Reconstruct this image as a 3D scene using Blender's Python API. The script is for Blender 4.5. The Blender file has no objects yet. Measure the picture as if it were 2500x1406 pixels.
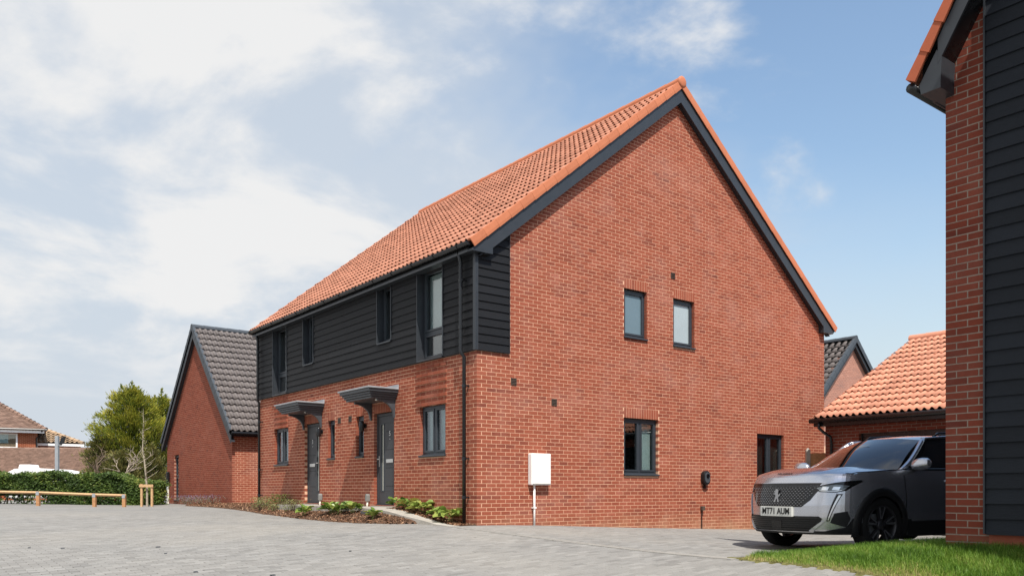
import bpy, bmesh, math, random
import numpy as np
from mathutils import Vector, Matrix
random.seed(7); rng = np.random.default_rng(7)
R = math.radians
SC = bpy.context.scene
COL = SC.collection
# ---------------------------------------------------------------- camera
TH = R(37.5); FPX = 2050.0; HORIZON = 1198.0
CAM = Vector((-9.001, -12.808, 0.639))
FWD = Vector((math.sin(TH), math.cos(TH), 0)); RGT = Vector((math.cos(TH), -math.sin(TH), 0))
cd = bpy.data.cameras.new('camera'); cam = bpy.data.objects.new('camera', cd); COL.objects.link(cam)
cam.location = CAM; cam.rotation_euler = (R(90), 0, -TH)
cd.sensor_width = 36; cd.lens = 36 * FPX / 2500; cd.shift_y = (HORIZON - 703) / 2500
cd.clip_start = .05; cd.clip_end = 2000
SC.camera = cam
# ---------------------------------------------------------------- light
SUN_T = Vector((.20, .512, -.836)).normalized()          # the way the sunlight travels
EL = math.asin(-SUN_T.z)
sd = bpy.data.lights.new('sun', 'SUN'); sun = bpy.data.objects.new('sun', sd); COL.objects.link(sun)
sd.energy = 5.0; sd.angle = R(.53); sd.color = (1, .95, .87)
sun.rotation_euler = SUN_T.to_track_quat('-Z', 'Y').to_euler(); sun.location = (-5, -20, 30)
W = bpy.data.worlds.new('World'); SC.world = W; W.use_nodes = True
SC.view_settings.view_transform = 'Standard'; SC.view_settings.look = 'None'
SC.view_settings.exposure = 0.24; SC.view_settings.gamma = 1; SC.view_settings.use_curve_mapping = False
SC.cycles.use_denoising = True
SC.cycles.max_bounces = 8; SC.cycles.transparent_max_bounces = 12
def world_sky():
    nt = W.node_tree; N = nt.nodes; L = nt.links; N.clear()
    def n(t, **k):
        q = N.new(t)
        for a, b in k.items(): setattr(q, a, b)
        return q
    def m(op, a, b=None, c=None, clamp=False):
        q = n('ShaderNodeMath', operation=op, use_clamp=clamp)
        for i, v in enumerate((a, b, c)):
            if v is None: continue
            if isinstance(v, (int, float)): q.inputs[i].default_value = v
            else: L.new(v, q.inputs[i])
        return q.outputs[0]
    out = n('ShaderNodeOutputWorld'); bg = n('ShaderNodeBackground'); bg.inputs[1].default_value = SKY_STRENGTH
    sky = n('ShaderNodeTexSky', sky_type='NISHITA', sun_disc=False, sun_elevation=EL,
            sun_rotation=math.atan2(-SUN_T.x, -SUN_T.y), air_density=1.45, dust_density=1.2, ozone_density=2.0, altitude=30)
    tc = n('ShaderNodeTexCoord')
    sep = n('ShaderNodeSeparateXYZ'); L.new(tc.outputs['Generated'], sep.inputs[0])
    dz = m('MAXIMUM', sep.outputs[2], 0.0); den = m('ADD', dz, .30)
    px = m('DIVIDE', sep.outputs[0], den); py = m('DIVIDE', sep.outputs[1], den)
    cv = n('ShaderNodeCombineXYZ'); L.new(px, cv.inputs[0]); L.new(py, cv.inputs[1])
    def noise(scale, detail, rough, dist, off):
        mp = n('ShaderNodeMapping'); mp.inputs['Location'].default_value = off; L.new(cv.outputs[0], mp.inputs[0])
        q = n('ShaderNodeTexNoise'); q.inputs['Scale'].default_value = scale; q.inputs['Detail'].default_value = detail
        q.inputs['Roughness'].default_value = rough; q.inputs['Distortion'].default_value = dist
        L.new(mp.outputs[0], q.inputs[0]); return q.outputs['Fac']
    # more cloud towards one side of the sky, thinning out across it
    vm = n('ShaderNodeVectorMath', operation='DOT_PRODUCT'); L.new(tc.outputs['Generated'], vm.inputs[0])
    vm.inputs[1].default_value = tuple(-RGT)
    side = vm.outputs['Value']
    n1 = noise(2.4, 10, .56, .25, CLOUD_OFF[0])
    n2 = noise(.8, 6, .6, .2, CLOUD_OFF[1])
    def cover(base, lo, hi, k):
        v = m('ADD', base, m('MULTIPLY', side, k))
        q = n('ShaderNodeMapRange', interpolation_type='SMOOTHSTEP')
        q.inputs[1].default_value = lo; q.inputs[2].default_value = hi; L.new(v, q.inputs[0]); return q.outputs[0]
    fade = n('ShaderNodeMapRange', interpolation_type='SMOOTHSTEP'); fade.inputs[1].default_value = .03; fade.inputs[2].default_value = .20; L.new(dz, fade.inputs[0])
    thick = m('MULTIPLY', cover(n1, .50, .665, .19), fade.outputs[0])
    veil = m('MULTIPLY', cover(n2, .36, .66, .50), .85)
    hz = n('ShaderNodeMapRange', interpolation_type='SMOOTHSTEP'); hz.inputs[1].default_value = .38; hz.inputs[2].default_value = .02; hz.inputs[3].default_value = 0; hz.inputs[4].default_value = .80
    L.new(m('ADD', dz, m('MULTIPLY', m('SUBTRACT', n2, .5), -.35)), hz.inputs[0])          # milky air low down
    clear = m('MULTIPLY', m('SUBTRACT', 1.0, veil), m('SUBTRACT', 1.0, hz.outputs[0]))
    fac = m('SUBTRACT', 1.0, m('MULTIPLY', m('SUBTRACT', 1.0, m('MULTIPLY', thick, .93)), clear))
    # cloud body: brighter where thick
    cr = n('ShaderNodeMix', data_type='RGBA'); L.new(thick, cr.inputs[0])
    cr.inputs[6].default_value = (*[CLOUD * v for v in (.82, .90, 1.0)], 1); cr.inputs[7].default_value = (*[CLOUD * v for v in (1.14, 1.14, 1.14)], 1)
    mx = n('ShaderNodeMix', data_type='RGBA'); L.new(fac, mx.inputs[0]); L.new(sky.outputs[0], mx.inputs[6]); L.new(cr.outputs[2], mx.inputs[7])
    L.new(mx.outputs[2], bg.inputs[0]); L.new(bg.outputs[0], out.inputs[0])
SKY_STRENGTH = .148; CLOUD = 4.35; CLOUD_OFF = ((2.7, 4.9, 9), (1.4, 7.2, 3))
world_sky()
# ---------------------------------------------------------------- materials
def new_mat(name):
    mt = bpy.data.materials.new(name); mt.use_nodes = True
    nt = mt.node_tree; b = nt.nodes['Principled BSDF']; return mt, nt, b
def nd(nt, t, **k):
    q = nt.nodes.new(t)
    for a, b in k.items(): setattr(q, a, b)
    return q
def tex_noise(nt, vec, scale, detail=4, rough=.55):
    q = nd(nt, 'ShaderNodeTexNoise'); q.inputs['Scale'].default_value = scale; q.inputs['Detail'].default_value = detail
    q.inputs['Roughness'].default_value = rough; nt.links.new(vec, q.inputs[0]); return q.outputs['Fac']
def mixc(nt, fac, a, b, blend='MIX'):
    q = nd(nt, 'ShaderNodeMix', data_type='RGBA', blend_type=blend)
    for i, v in ((0, fac), (6, a), (7, b)):
        if hasattr(v, 'node'): nt.links.new(v, q.inputs[i])
        elif i == 0: q.inputs[0].default_value = v
        else: q.inputs[i].default_value = (*v[:3], 1)
    return q.outputs[2]
def ramp(nt, fac, stops):
    q = nd(nt, 'ShaderNodeValToRGB'); e = q.color_ramp.elements
    while len(e) < len(stops): e.new(.5)
    for el, (p, c) in zip(e, stops): el.position = p; el.color = (*c, 1)
    nt.links.new(fac, q.inputs[0]); return q.outputs[0]
def maprange(nt, v, a, b, c, d):
    q = nd(nt, 'ShaderNodeMapRange')
    for i, x in enumerate((a, b, c, d)): q.inputs[1 + i].default_value = x
    nt.links.new(v, q.inputs[0]); return q.outputs[0]
def bump(nt, b, h, strength, dist):
    q = nd(nt, 'ShaderNodeBump'); q.inputs['Strength'].default_value = strength; q.inputs['Distance'].default_value = dist
    nt.links.new(h, q.inputs['Height']); nt.links.new(q.outputs[0], b.inputs['Normal'])
def pos(nt): return nd(nt, 'ShaderNodeNewGeometry').outputs['Position']
def rnd(nt): return nd(nt, 'ShaderNodeAttribute', attribute_name='rnd').outputs['Fac']
def plain(name, c, rough=.6, spec=.35, metal=0, var=.12, scale=6, bmp=0, bscale=150, coat=0):
    mt, nt, b = new_mat(name); p = pos(nt)
    f = tex_noise(nt, p, scale, 5)
    lo = [max(0, x * (1 - var)) for x in c]; hi = [min(1, x * (1 + var)) for x in c]
    col = mixc(nt, maprange(nt, f, .3, .7, 0, 1), lo, hi)
    nt.links.new(col, b.inputs['Base Color'])
    nt.links.new(maprange(nt, f, .3, .7, max(.02, rough * .88), min(1, rough * 1.1)), b.inputs['Roughness'])
    b.inputs['Specular IOR Level'].default_value = spec; b.inputs['Metallic'].default_value = metal
    b.inputs['Coat Weight'].default_value = coat
    if bmp: bump(nt, b, tex_noise(nt, p, bscale, 4), bmp, .004)
    return mt
def brick_mat(name, stops, mottle=.24, bloom=.3):
    mt, nt, b = new_mat(name); p = pos(nt); r = rnd(nt)
    mp = nd(nt, 'ShaderNodeMapping'); mp.inputs['Scale'].default_value = (1, 1, 3.2); nt.links.new(p, mp.inputs[0])
    cl = maprange(nt, tex_noise(nt, mp.outputs[0], .9, 3, .6), .3, .7, -.2, .22)       # batches of darker and lighter bricks
    ad = nd(nt, 'ShaderNodeMath', operation='MULTIPLY_ADD', use_clamp=True); nt.links.new(r, ad.inputs[0]); ad.inputs[1].default_value = .62
    a2 = nd(nt, 'ShaderNodeMath', operation='ADD'); nt.links.new(cl, a2.inputs[0]); a2.inputs[1].default_value = .19; nt.links.new(a2.outputs[0], ad.inputs[2])
    col = ramp(nt, ad.outputs[0], stops)
    f = tex_noise(nt, p, 34, 6, .65)
    col = mixc(nt, maprange(nt, f, .35, .7, 0, mottle), col, (.12, .045, .03))
    g = tex_noise(nt, p, 1.1, 4, .6)                       # pale salts in large soft patches
    g2 = tex_noise(nt, p, 90, 3, .6)
    w = nd(nt, 'ShaderNodeMath', operation='MULTIPLY'); nt.links.new(maprange(nt, g, .5, .75, 0, bloom), w.inputs[0]); nt.links.new(maprange(nt, g2, .35, .65, .3, 1), w.inputs[1])
    col = mixc(nt, w.outputs[0], col, (.52, .33, .28))
    sx = nd(nt, 'ShaderNodeSeparateXYZ'); nt.links.new(p, sx.inputs[0])              # sandy splash dirt on the lowest courses
    lo = maprange(nt, sx.outputs[2], -.30, .22, .75, 0); w2 = nd(nt, 'ShaderNodeMath', operation='MULTIPLY', use_clamp=True); nt.links.new(lo, w2.inputs[0]); nt.links.new(maprange(nt, tex_noise(nt, p, 2.2, 5, .65), .35, .65, .1, 1), w2.inputs[1])
    col = mixc(nt, w2.outputs[0], col, (.42, .25, .14))
    nt.links.new(col, b.inputs['Base Color']); b.inputs['Roughness'].default_value = .9
    b.inputs['Specular IOR Level'].default_value = .15
    bump(nt, b, tex_noise(nt, p, 160, 5, .7), .5, .004)
    return mt
M = {}
BR = [(0, (.165, .046, .033)), (.15, (.245, .066, .040)), (.45, (.305, .082, .046)), (.78, (.335, .094, .054)), (.94, (.37, .115, .072)), (1, (.39, .145, .105))]
M['brick'] = brick_mat('red_multi_brick', BR)
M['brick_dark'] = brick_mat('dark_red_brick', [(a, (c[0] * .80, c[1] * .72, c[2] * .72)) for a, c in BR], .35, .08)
M['brick_pale'] = brick_mat('pale_pink_brick', [(a, (c[0] * 1.15 + .08, c[1] * 1.5 + .10, c[2] * 1.5 + .10)) for a, c in BR], .2, .2)
M['brick_old'] = brick_mat('old_orange_brick', [(a, (c[0] * 1.05, c[1] * 1.15, c[2] * .9)) for a, c in BR], .35, .1)
M['mortar'] = plain('sand_mortar', (.665, .39, .26), .95, .1, var=.16, scale=18, bmp=.3, bscale=260)
M['mortar_grey'] = plain('grey_mortar', (.27, .215, .175), .95, .1, var=.16, scale=18, bmp=.3, bscale=260)  # taken darker along with the pier brick to carry its shade
def tile_mat(name, c, vary, rough=.75):
    mt, nt, b = new_mat(name); p = pos(nt); r = rnd(nt)
    col = ramp(nt, r, [(0, [x * (1 - vary) for x in c]), (.5, c), (1, [min(1, x * (1 + vary * .8)) for x in c])])
    f = tex_noise(nt, p, 9, 6, .65)
    col = mixc(nt, maprange(nt, f, .45, .8, 0, .3), col, [x * .62 for x in c])
    nt.links.new(col, b.inputs['Base Color']); b.inputs['Roughness'].default_value = rough; b.inputs['Specular IOR Level'].default_value = .25
    bump(nt, b, tex_noise(nt, p, 120, 4, .6), .25, .003); return mt
M['tile_orange'] = tile_mat('orange_clay_tile', (.58, .262, .170), .18)
M['verge_orange'] = tile_mat('orange_verge_tile', (.50, .17, .082), .07, .6)
M['tile_grey'] = tile_mat('grey_concrete_tile', (.155, .135, .128), .12, .6)
M['verge_grey'] = tile_mat('slate_grey_verge', (.06, .07, .082), .05, .55)
M['tile_red'] = tile_mat('red_clay_verge', (.40, .105, .05), .1)
M['tile_brown'] = tile_mat('old_brown_plain_tile', (.225, .145, .11), .25, .9)
M['tile_buff'] = tile_mat('buff_pantile', (.38, .27, .175), .25, .9)
def board_mat(name, c):
    mt, nt, b = new_mat(name); p = pos(nt); r = rnd(nt)
    mp = nd(nt, 'ShaderNodeMapping'); mp.inputs['Scale'].default_value = (1.5, 1.5, 26); nt.links.new(p, mp.inputs[0])
    f = tex_noise(nt, mp.outputs[0], 9, 8, .7)
    col = ramp(nt, r, [(0, [x * .78 for x in c]), (1, [x * 1.3 for x in c])])
    col = mixc(nt, maprange(nt, f, .35, .7, 0, .5), col, [x * 1.6 for x in c])
    nt.links.new(col, b.inputs['Base Color']); b.inputs['Roughness'].default_value = .6; b.inputs['Specular IOR Level'].default_value = .22
    bump(nt, b, f, .7, .008); return mt
M['board'] = board_mat('black_woodgrain_board', (.0085, .0091, .0108))
M['board_blue'] = board_mat('blue_black_woodgrain_board', (.0125, .0155, .021))
M['trim'] = plain('anthracite_trim', (.030, .035, .042), .42, .45, var=.08)
M['trim_grey'] = plain('slate_grey_fascia', (.060, .066, .075), .42, .45, var=.08)
M['gutter'] = plain('black_upvc', (.011, .012, .014), .28, .5, var=.1)
M['frame'] = plain('anthracite_window_frame', (.034, .041, .050), .38, .45, var=.06)
M['door'] = plain('graphite_door_leaf', (.043, .045, .050), .5, .4, var=.08, bmp=.15)
M['chrome'] = plain('satin_chrome', (.62, .61, .58), .3, .5, metal=.85, var=.05)
M['lead'] = plain('grey_lead_flashing', (.30, .31, .33), .55, .4, var=.15)
M['white'] = plain('white_plastic', (.86, .85, .82), .45, .4, var=.03)
M['cream_pipe'] = plain('cream_plastic_pipe', (.74, .70, .60), .5, .35, var=.05)
M['grey_plastic'] = plain('grey_plastic', (.20, .20, .19), .5, .35, var=.12)
M['blind'] = plain('pale_roller_blind', (.80, .82, .80), .9, .1, var=.04)
M['room'] = plain('dark_room', (.05, .048, .045), .9, .1)
M['dark'] = plain('black_void', (.006, .006, .006), .9, .05)
M['vent'] = plain('brown_vent', (.085, .062, .048), .6, .3)
M['concrete'] = plain('pale_concrete', (.36, .335, .295), .9, .2, var=.2, scale=4, bmp=.4, bscale=90)
M['sandcement'] = plain('sandy_concrete_edge', (.50, .44, .34), .95, .15, var=.2, scale=8, bmp=.5, bscale=80)
M['timber'] = plain('fresh_softwood', (.44, .23, .11), .8, .2, var=.25, scale=14, bmp=.3, bscale=60)
M['timber_pale'] = plain('pale_sawn_softwood', (.50, .32, .17), .8, .2, var=.2, scale=14, bmp=.3, bscale=60)
M['bark'] = plain('grey_brown_bark', (.13, .095, .07), .95, .1, var=.35, scale=20, bmp=.6, bscale=40)
M['bark_pale'] = plain('pale_birch_bark', (.36, .31, .24), .9, .15, var=.25, scale=20)
M['steel'] = plain('galvanised_steel', (.34, .36, .38), .5, .5, metal=.3, var=.08)
def glass_mat(name, tint, refl=.06):
    mt = bpy.data.materials.new(name); mt.use_nodes = True; nt = mt.node_tree; nt.nodes.clear()
    o = nd(nt, 'ShaderNodeOutputMaterial'); mx = nd(nt, 'ShaderNodeMixShader')
    t = nd(nt, 'ShaderNodeBsdfTransparent'); t.inputs[0].default_value = (*tint, 1)
    g = nd(nt, 'ShaderNodeBsdfGlossy'); g.inputs['Roughness'].default_value = .015; g.inputs[0].default_value = (1, 1, 1, 1)
    lw = nd(nt, 'ShaderNodeLayerWeight'); lw.inputs[0].default_value = .5
    fr = nd(nt, 'ShaderNodeMath', operation='POWER'); nt.links.new(lw.outputs['Facing'], fr.inputs[0]); fr.inputs[1].default_value = 4.0
    ad = nd(nt, 'ShaderNodeMath', operation='ADD', use_clamp=True); ad.inputs[1].default_value = .04 + refl
    nz = tex_noise(nt, pos(nt), 2.2, 2); bp = nd(nt, 'ShaderNodeBump'); bp.inputs['Strength'].default_value = .06; bp.inputs['Distance'].default_value = .02
    nt.links.new(nz, bp.inputs['Height']); nt.links.new(bp.outputs[0], g.inputs['Normal'])
    nt.links.new(fr.outputs[0], ad.inputs[0]); nt.links.new(ad.outputs[0], mx.inputs[0])
    nt.links.new(t.outputs[0], mx.inputs[1]); nt.links.new(g.outputs[0], mx.inputs[2]); nt.links.new(mx.outputs[0], o.inputs[0])
    return mt
M['glass'] = glass_mat('window_glass', (.72, .78, .78))
M['glass_dark'] = glass_mat('car_glass', (.20, .24, .25), .07)
M['frost'] = plain('blue_grey_obscure_glass', (.13, .19, .225), .16, .6, var=.05, scale=2)
M['frost_pale'] = plain('pale_obscure_glass', (.36, .42, .44), .16, .6, var=.05, scale=2)
def leaf_mat(name, stops, rough=.55, trans=.25):
    mt, nt, b = new_mat(name); r = rnd(nt)
    col = ramp(nt, r, stops); nt.links.new(col, b.inputs['Base Color']); b.inputs['Roughness'].default_value = rough
    b.inputs['Specular IOR Level'].default_value = .3
    tr = nd(nt, 'ShaderNodeBsdfTranslucent'); nt.links.new(col, tr.inputs[0])
    mx = nd(nt, 'ShaderNodeMixShader'); mx.inputs[0].default_value = trans
    o = [q for q in nt.nodes if q.type == 'OUTPUT_MATERIAL'][0]
    nt.links.new(b.outputs[0], mx.inputs[1]); nt.links.new(tr.outputs[0], mx.inputs[2]); nt.links.new(mx.outputs[0], o.inputs[0]); return mt
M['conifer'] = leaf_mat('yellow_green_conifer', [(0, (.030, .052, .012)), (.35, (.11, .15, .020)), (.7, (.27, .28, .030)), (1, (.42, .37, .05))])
M['conifer_dull'] = leaf_mat('dull_conifer', [(0, (.045, .055, .014)), (.5, (.12, .125, .032)), (1, (.25, .21, .06))])
M['hedge'] = leaf_mat('dark_hedge_leaf', [(0, (.020, .038, .010)), (.5, (.06, .105, .02)), (.85, (.14, .19, .035)), (1, (.24, .24, .055))])
M['bergenia'] = leaf_mat('glossy_broad_leaf', [(0, (.06, .13, .025)), (.5, (.17, .26, .05)), (.8, (.32, .36, .09)), (.95, (.42, .38, .10)), (1, (.40, .16, .05))], .35)
M['herb'] = leaf_mat('dusty_herb_leaf', [(0, (.08, .10, .035)), (.5, (.16, .18, .06)), (1, (.32, .30, .13))])
M['lavender'] = leaf_mat('lavender_leaf', [(0, (.12, .14, .08)), (.6, (.26, .24, .16)), (.8, (.20, .15, .24)), (1, (.26, .20, .32))])
M['grass'] = leaf_mat('lawn_grass', [(0, (.05, .11, .012)), (.45, (.13, .25, .028)), (.75, (.25, .36, .06)), (.93, (.40, .40, .12)), (1, (.50, .41, .19))], .5, .35)
def mulch_mat():
    mt, nt, b = new_mat('bark_mulch'); r = rnd(nt)
    nt.links.new(ramp(nt, r, [(0, (.06, .032, .02)), (.45, (.19, .095, .055)), (.85, (.34, .20, .12)), (1, (.50, .36, .24))]), b.inputs['Base Color'])
    b.inputs['Roughness'].default_value = .95; b.inputs['Specular IOR Level'].default_value = .1; return mt
M['mulch'] = mulch_mat()
M['soil'] = plain('dark_soil', (.10, .06, .04), .98, .05, var=.4, scale=25, bmp=.8, bscale=60)
M['turf'] = plain('turf_soil', (.14, .13, .05), .98, .05, var=.4, scale=12, bmp=.6, bscale=80)
def paver_mat(name, c, brick):
    mt, nt, b = new_mat(name); p = pos(nt); r = rnd(nt)
    col = ramp(nt, r, [(0, [x * .70 for x in c]), (.25, [x * .92 for x in c]), (.8, [x * 1.06 for x in c]), (1, [x * 1.26 for x in c])])
    if brick:
        bt = nd(nt, 'ShaderNodeTexBrick'); bt.inputs['Scale'].default_value = 1; bt.inputs['Brick Width'].default_value = .2; bt.inputs['Row Height'].default_value = .1
        bt.inputs['Mortar Size'].default_value = .004; bt.inputs['Color1'].default_value = (*[x * .85 for x in c], 1); bt.inputs['Color2'].default_value = (*[x * 1.12 for x in c], 1)
        bt.inputs['Mortar'].default_value = (*[x * .45 for x in c], 1); nt.links.new(p, bt.inputs[0]); col = bt.outputs[0]
    f = tex_noise(nt, p, .55, 5, .6)                         # broad dry and dusty patches
    col = mixc(nt, maprange(nt, f, .35, .7, 0, .55), col, (.30, .285, .26))
    g = tex_noise(nt, p, 70, 6, .75)
    col = mixc(nt, maprange(nt, g, .35, .7, 0, .45), col, [x * .55 for x in c])
    h = tex_noise(nt, p, 2.3, 5, .7)
    col = mixc(nt, maprange(nt, h, .5, .75, 0, .32), col, (.17, .162, .152))
    k = tex_noise(nt, p, .23, 3, .5)
    col = mixc(nt, maprange(nt, k, .5, .75, 0, .4), col, (.33, .30, .255))
    nt.links.new(col, b.inputs['Base Color']); b.inputs['Roughness'].default_value = .88; b.inputs['Specular IOR Level'].default_value = .25
    bump(nt, b, g, .5, .004); return mt
PV = (.245, .238, .225)
M['paver'] = paver_mat('grey_block_paver', PV, False)
M['paver_far'] = paver_mat('grey_block_paving', PV, True)
M['paint'] = plain('grey_metallic_car_paint', (.52, .53, .575), .25, .5, metal=.85, var=.04, scale=300, coat=.9)
M['plastic'] = plain('black_car_plastic', (.008, .008, .009), .5, .4, var=.15)
M['gloss_black'] = plain('gloss_black_trim', (.006, .006, .007), .12, .5, var=.1)
M['rubber'] = plain('tyre_rubber', (.012, .012, .012), .85, .2, var=.2)
M['alloy'] = plain('dark_alloy', (.05, .05, .055), .35, .5, metal=.6)
M['alloy_cut'] = plain('machined_alloy', (.42, .42, .43), .3, .5, metal=.9)
M['lamp'] = plain('headlamp_lens', (.10, .115, .13), .10, .7, var=.3, scale=25, coat=1)
M['lamp_bright'] = plain('headlamp_reflector', (.75, .77, .8), .15, .6, metal=.7)
M['plate'] = plain('white_number_plate', (.56, .56, .53), .4, .4, var=.03)
M['ink'] = plain('black_lettering', (.01, .01, .01), .5, .3)
# ---------------------------------------------------------------- builders
class MB:
    """collects shapes; build() links them as one mesh object"""
    def __init__(s): s.v = []; s.f = []; s.r = []
    def add(s, vs, fs, r=None):
        o = len(s.v); s.v.extend([tuple(q) for q in vs]); r = random.random() if r is None else r
        for q in fs: s.f.append(tuple(i + o for i in q)); s.r.append(r)
    def hexa(s, c, r=None, skip=()):
        # c: 8 corners, bottom ring 0-3 counter-clockwise seen from above, then top ring 4-7
        fs = [(3, 2, 1, 0), (4, 5, 6, 7), (0, 1, 5, 4), (1, 2, 6, 5), (2, 3, 7, 6), (3, 0, 4, 7)]
        c = [Vector(q) for q in c]
        if (c[1] - c[0]).cross(c[3] - c[0]).dot(c[4] - c[0]) < 0: fs = [q[::-1] for q in fs]
        s.add(c, [q for i, q in enumerate(fs) if i not in skip], r)
    def box(s, x0, x1, y0, y1, z0, z1, r=None):
        s.hexa([(x0, y0, z0), (x1, y0, z0), (x1, y1, z0), (x0, y1, z0), (x0, y0, z1), (x1, y0, z1), (x1, y1, z1), (x0, y1, z1)], r)
    def mbox(s, T, u0, u1, z0, z1, d0, d1, r=None):
        # a box in wall coordinates: u along, z up, d outwards from the wall face
        c = [T(u, z, d) for z in (z0, z1) for u, d in ((u0, d1), (u1, d1), (u1, d0), (u0, d0))]
        s.hexa(c, r)
    def poly(s, pts, r=None): s.add(pts, [tuple(range(len(pts)))], r)
    def prism(s, pts, off, r=None):
        n = len(pts); a = [Vector(p) for p in pts]; b = [p + Vector(off) for p in a]
        s.add(a + b, [tuple(range(n - 1, -1, -1)), tuple(range(n, 2 * n))] + [(i, (i + 1) % n, n + (i + 1) % n, n + i) for i in range(n)], r)
    def tube(s, path, rad, n=8, r=None, caps=True):
        P = [Vector(p) for p in path]; m = len(P); rd = rad if hasattr(rad, '__len__') else [rad] * m
        vs = []; up0 = None
        for i, p in enumerate(P):
            t = (P[min(i + 1, m - 1)] - P[max(i - 1, 0)]).normalized()
            a = up0 if up0 is not None else (Vector((0, 0, 1)) if abs(t.z) < .9 else Vector((1, 0, 0)))
            x = t.cross(a).normalized() if t.cross(a).length > 1e-4 else t.orthogonal().normalized()
            y = x.cross(t).normalized(); up0 = y
            for k in range(n):
                an = 2 * math.pi * k / n; vs.append(p + (x * math.cos(an) + y * math.sin(an)) * rd[i])
        fs = [(i * n + k, i * n + (k + 1) % n, (i + 1) * n + (k + 1) % n, (i + 1) * n + k) for i in range(m - 1) for k in range(n)]
        if caps: fs += [tuple(range(n - 1, -1, -1)), tuple((m - 1) * n + k for k in range(n))]
        s.add(vs, fs, r)
    def lathe(s, prof, T, n=24, r=None):
        # prof: (radius, height); T maps (x, y, h) to space
        vs = [T(q * math.cos(2 * math.pi * k / n), q * math.sin(2 * math.pi * k / n), h) for q, h in prof for k in range(n)]
        fs = [(i * n + k, i * n + (k + 1) % n, (i + 1) * n + (k + 1) % n, (i + 1) * n + k) for i in range(len(prof) - 1) for k in range(n)]
        s.add(vs, fs, r)
    def mesh(s, name, m, smooth=False):
        me = bpy.data.meshes.new(name); me.from_pydata(s.v, [], s.f)
        a = me.attributes.new('rnd', 'FLOAT', 'FACE'); a.data.foreach_set('value', np.array(s.r, dtype=np.float32))
        if m: me.materials.append(m if not isinstance(m, str) else M[m])
        if smooth: me.polygons.foreach_set('use_smooth', [True] * len(me.polygons))
        me.update(); return me
    def build(s, name, m, parent=None, smooth=False, inv=True, bevel=0, kind=None):
        return link(name, s.mesh(name, m, smooth), parent, inv, bevel, kind)
def link(name, me, parent=None, inv=True, bevel=0, kind=None):
    o = bpy.data.objects.new(name, me); COL.objects.link(o)
    if parent:
        o.parent = parent
        if inv: o.matrix_parent_inverse = parent_inverse(parent)
    if bevel:
        b = o.modifiers.new('bevel', 'BEVEL'); b.width = bevel; b.segments = 2; b.limit_method = 'ANGLE'; b.angle_limit = R(40)
    if kind: o['kind'] = kind
    return o
def parent_inverse(p):
    return p.matrix_basis.inverted() if p.type == 'EMPTY' and p.parent is None else Matrix.Identity(4)
def thing(name, label, cat, loc=(0, 0, 0), rz=0, group=None):
    o = bpy.data.objects.new(name, None); COL.objects.link(o); o.empty_display_size = .2
    o.location = loc; o.rotation_euler = (0, 0, rz); return tag(o, label, cat, group)
def tag(o, label, cat=None, group=None, kind=None):
    o['label'] = label
    if cat: o['category'] = cat
    if group: o['group'] = group
    if kind: o['kind'] = kind
    return o
def struct(o, label=None):
    o['kind'] = 'structure'
    if label: o['label'] = label
    return o
def facade(X): return lambda u, z, d: Vector((X - d, u, z))      # wall facing -x, u runs along y
def gable(Y): return lambda u, z, d: Vector((u, Y - d, z))       # wall facing -y, u runs along x
def depth(p): return (Vector(p) - CAM).length
# ---------------------------------------------------------------- ground height
CP = np.array([(0, 0, 0), (3.57, 0, -.13), (7.7, 0, -.284), (11.2, 0, -.38), (15, -3, -.42), (1.35, -7, -.17), (1.6, -5.4, -.15), (5.2, -6.8, -.22), (5, -4, -.22), (9.5, -6, -.3),
    (-3.17, -5.2, -.333), (-7.8, -1.63, -.335), (-9, -12.8, -.86), (-2, -10, -.55), (.1, -8.6, -.06), (3, -12, -.1), (-5.4, 21, .15), (-1.4, 20.5, .07), (-1.5, 2.4, .01), (-1.35, 5, .02), (-.9, 9, .07), (.2, 15, .12), (1.2, 20, .12), (1.2, 25, .13),
    (-5, 9, .03), (-12, 10, -.05), (-20, 20, .05), (-10, 30, .15), (5, 32, .15), (-22, -12, -.8), (20, 10, -.2), (22, -12, -.4)], dtype=float)
def _tps(r): return np.where(r > 1e-9, r * r * np.log(np.maximum(r, 1e-9)), 0)
_n = len(CP); _A = np.zeros((_n + 3, _n + 3)); _D = np.hypot(CP[:, None, 0] - CP[None, :, 0], CP[:, None, 1] - CP[None, :, 1])
_A[:_n, :_n] = _tps(_D) + np.eye(_n) * .6; _A[:_n, _n] = 1; _A[:_n, _n + 1:] = CP[:, :2]; _A[_n, :_n] = 1; _A[_n + 1:, :_n] = CP[:, :2].T
_w = np.linalg.solve(_A, np.concatenate([CP[:, 2], [0, 0, 0]]))
def ground(x, y):
    x = np.asarray(x, float); y = np.asarray(y, float)
    r = np.hypot(x[..., None] - CP[:, 0], y[..., None] - CP[:, 1])
    z = (_tps(r) * _w[:_n]).sum(-1) + _w[_n] + _w[_n + 1] * x + _w[_n + 2] * y
    d = np.hypot(x + 1, y - 5); k = np.clip((d - 24) / 18, 0, 1); k = k * k * (3 - 2 * k)
    return np.clip(z, -1.1, .4) * (1 - k) + .1 * k
def gz(x, y): return float(ground(x, y))
def inside(poly, x, y):
    x = np.asarray(x); y = np.asarray(y); c = np.zeros(x.shape, bool); n = len(poly); j = n - 1
    for i in range(n):
        xi, yi = poly[i]; xj, yj = poly[j]
        c ^= ((yi > y) != (yj > y)) & (x < (xj - xi) * (y - yi) / (yj - yi + 1e-12) + xi); j = i
    return c
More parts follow.
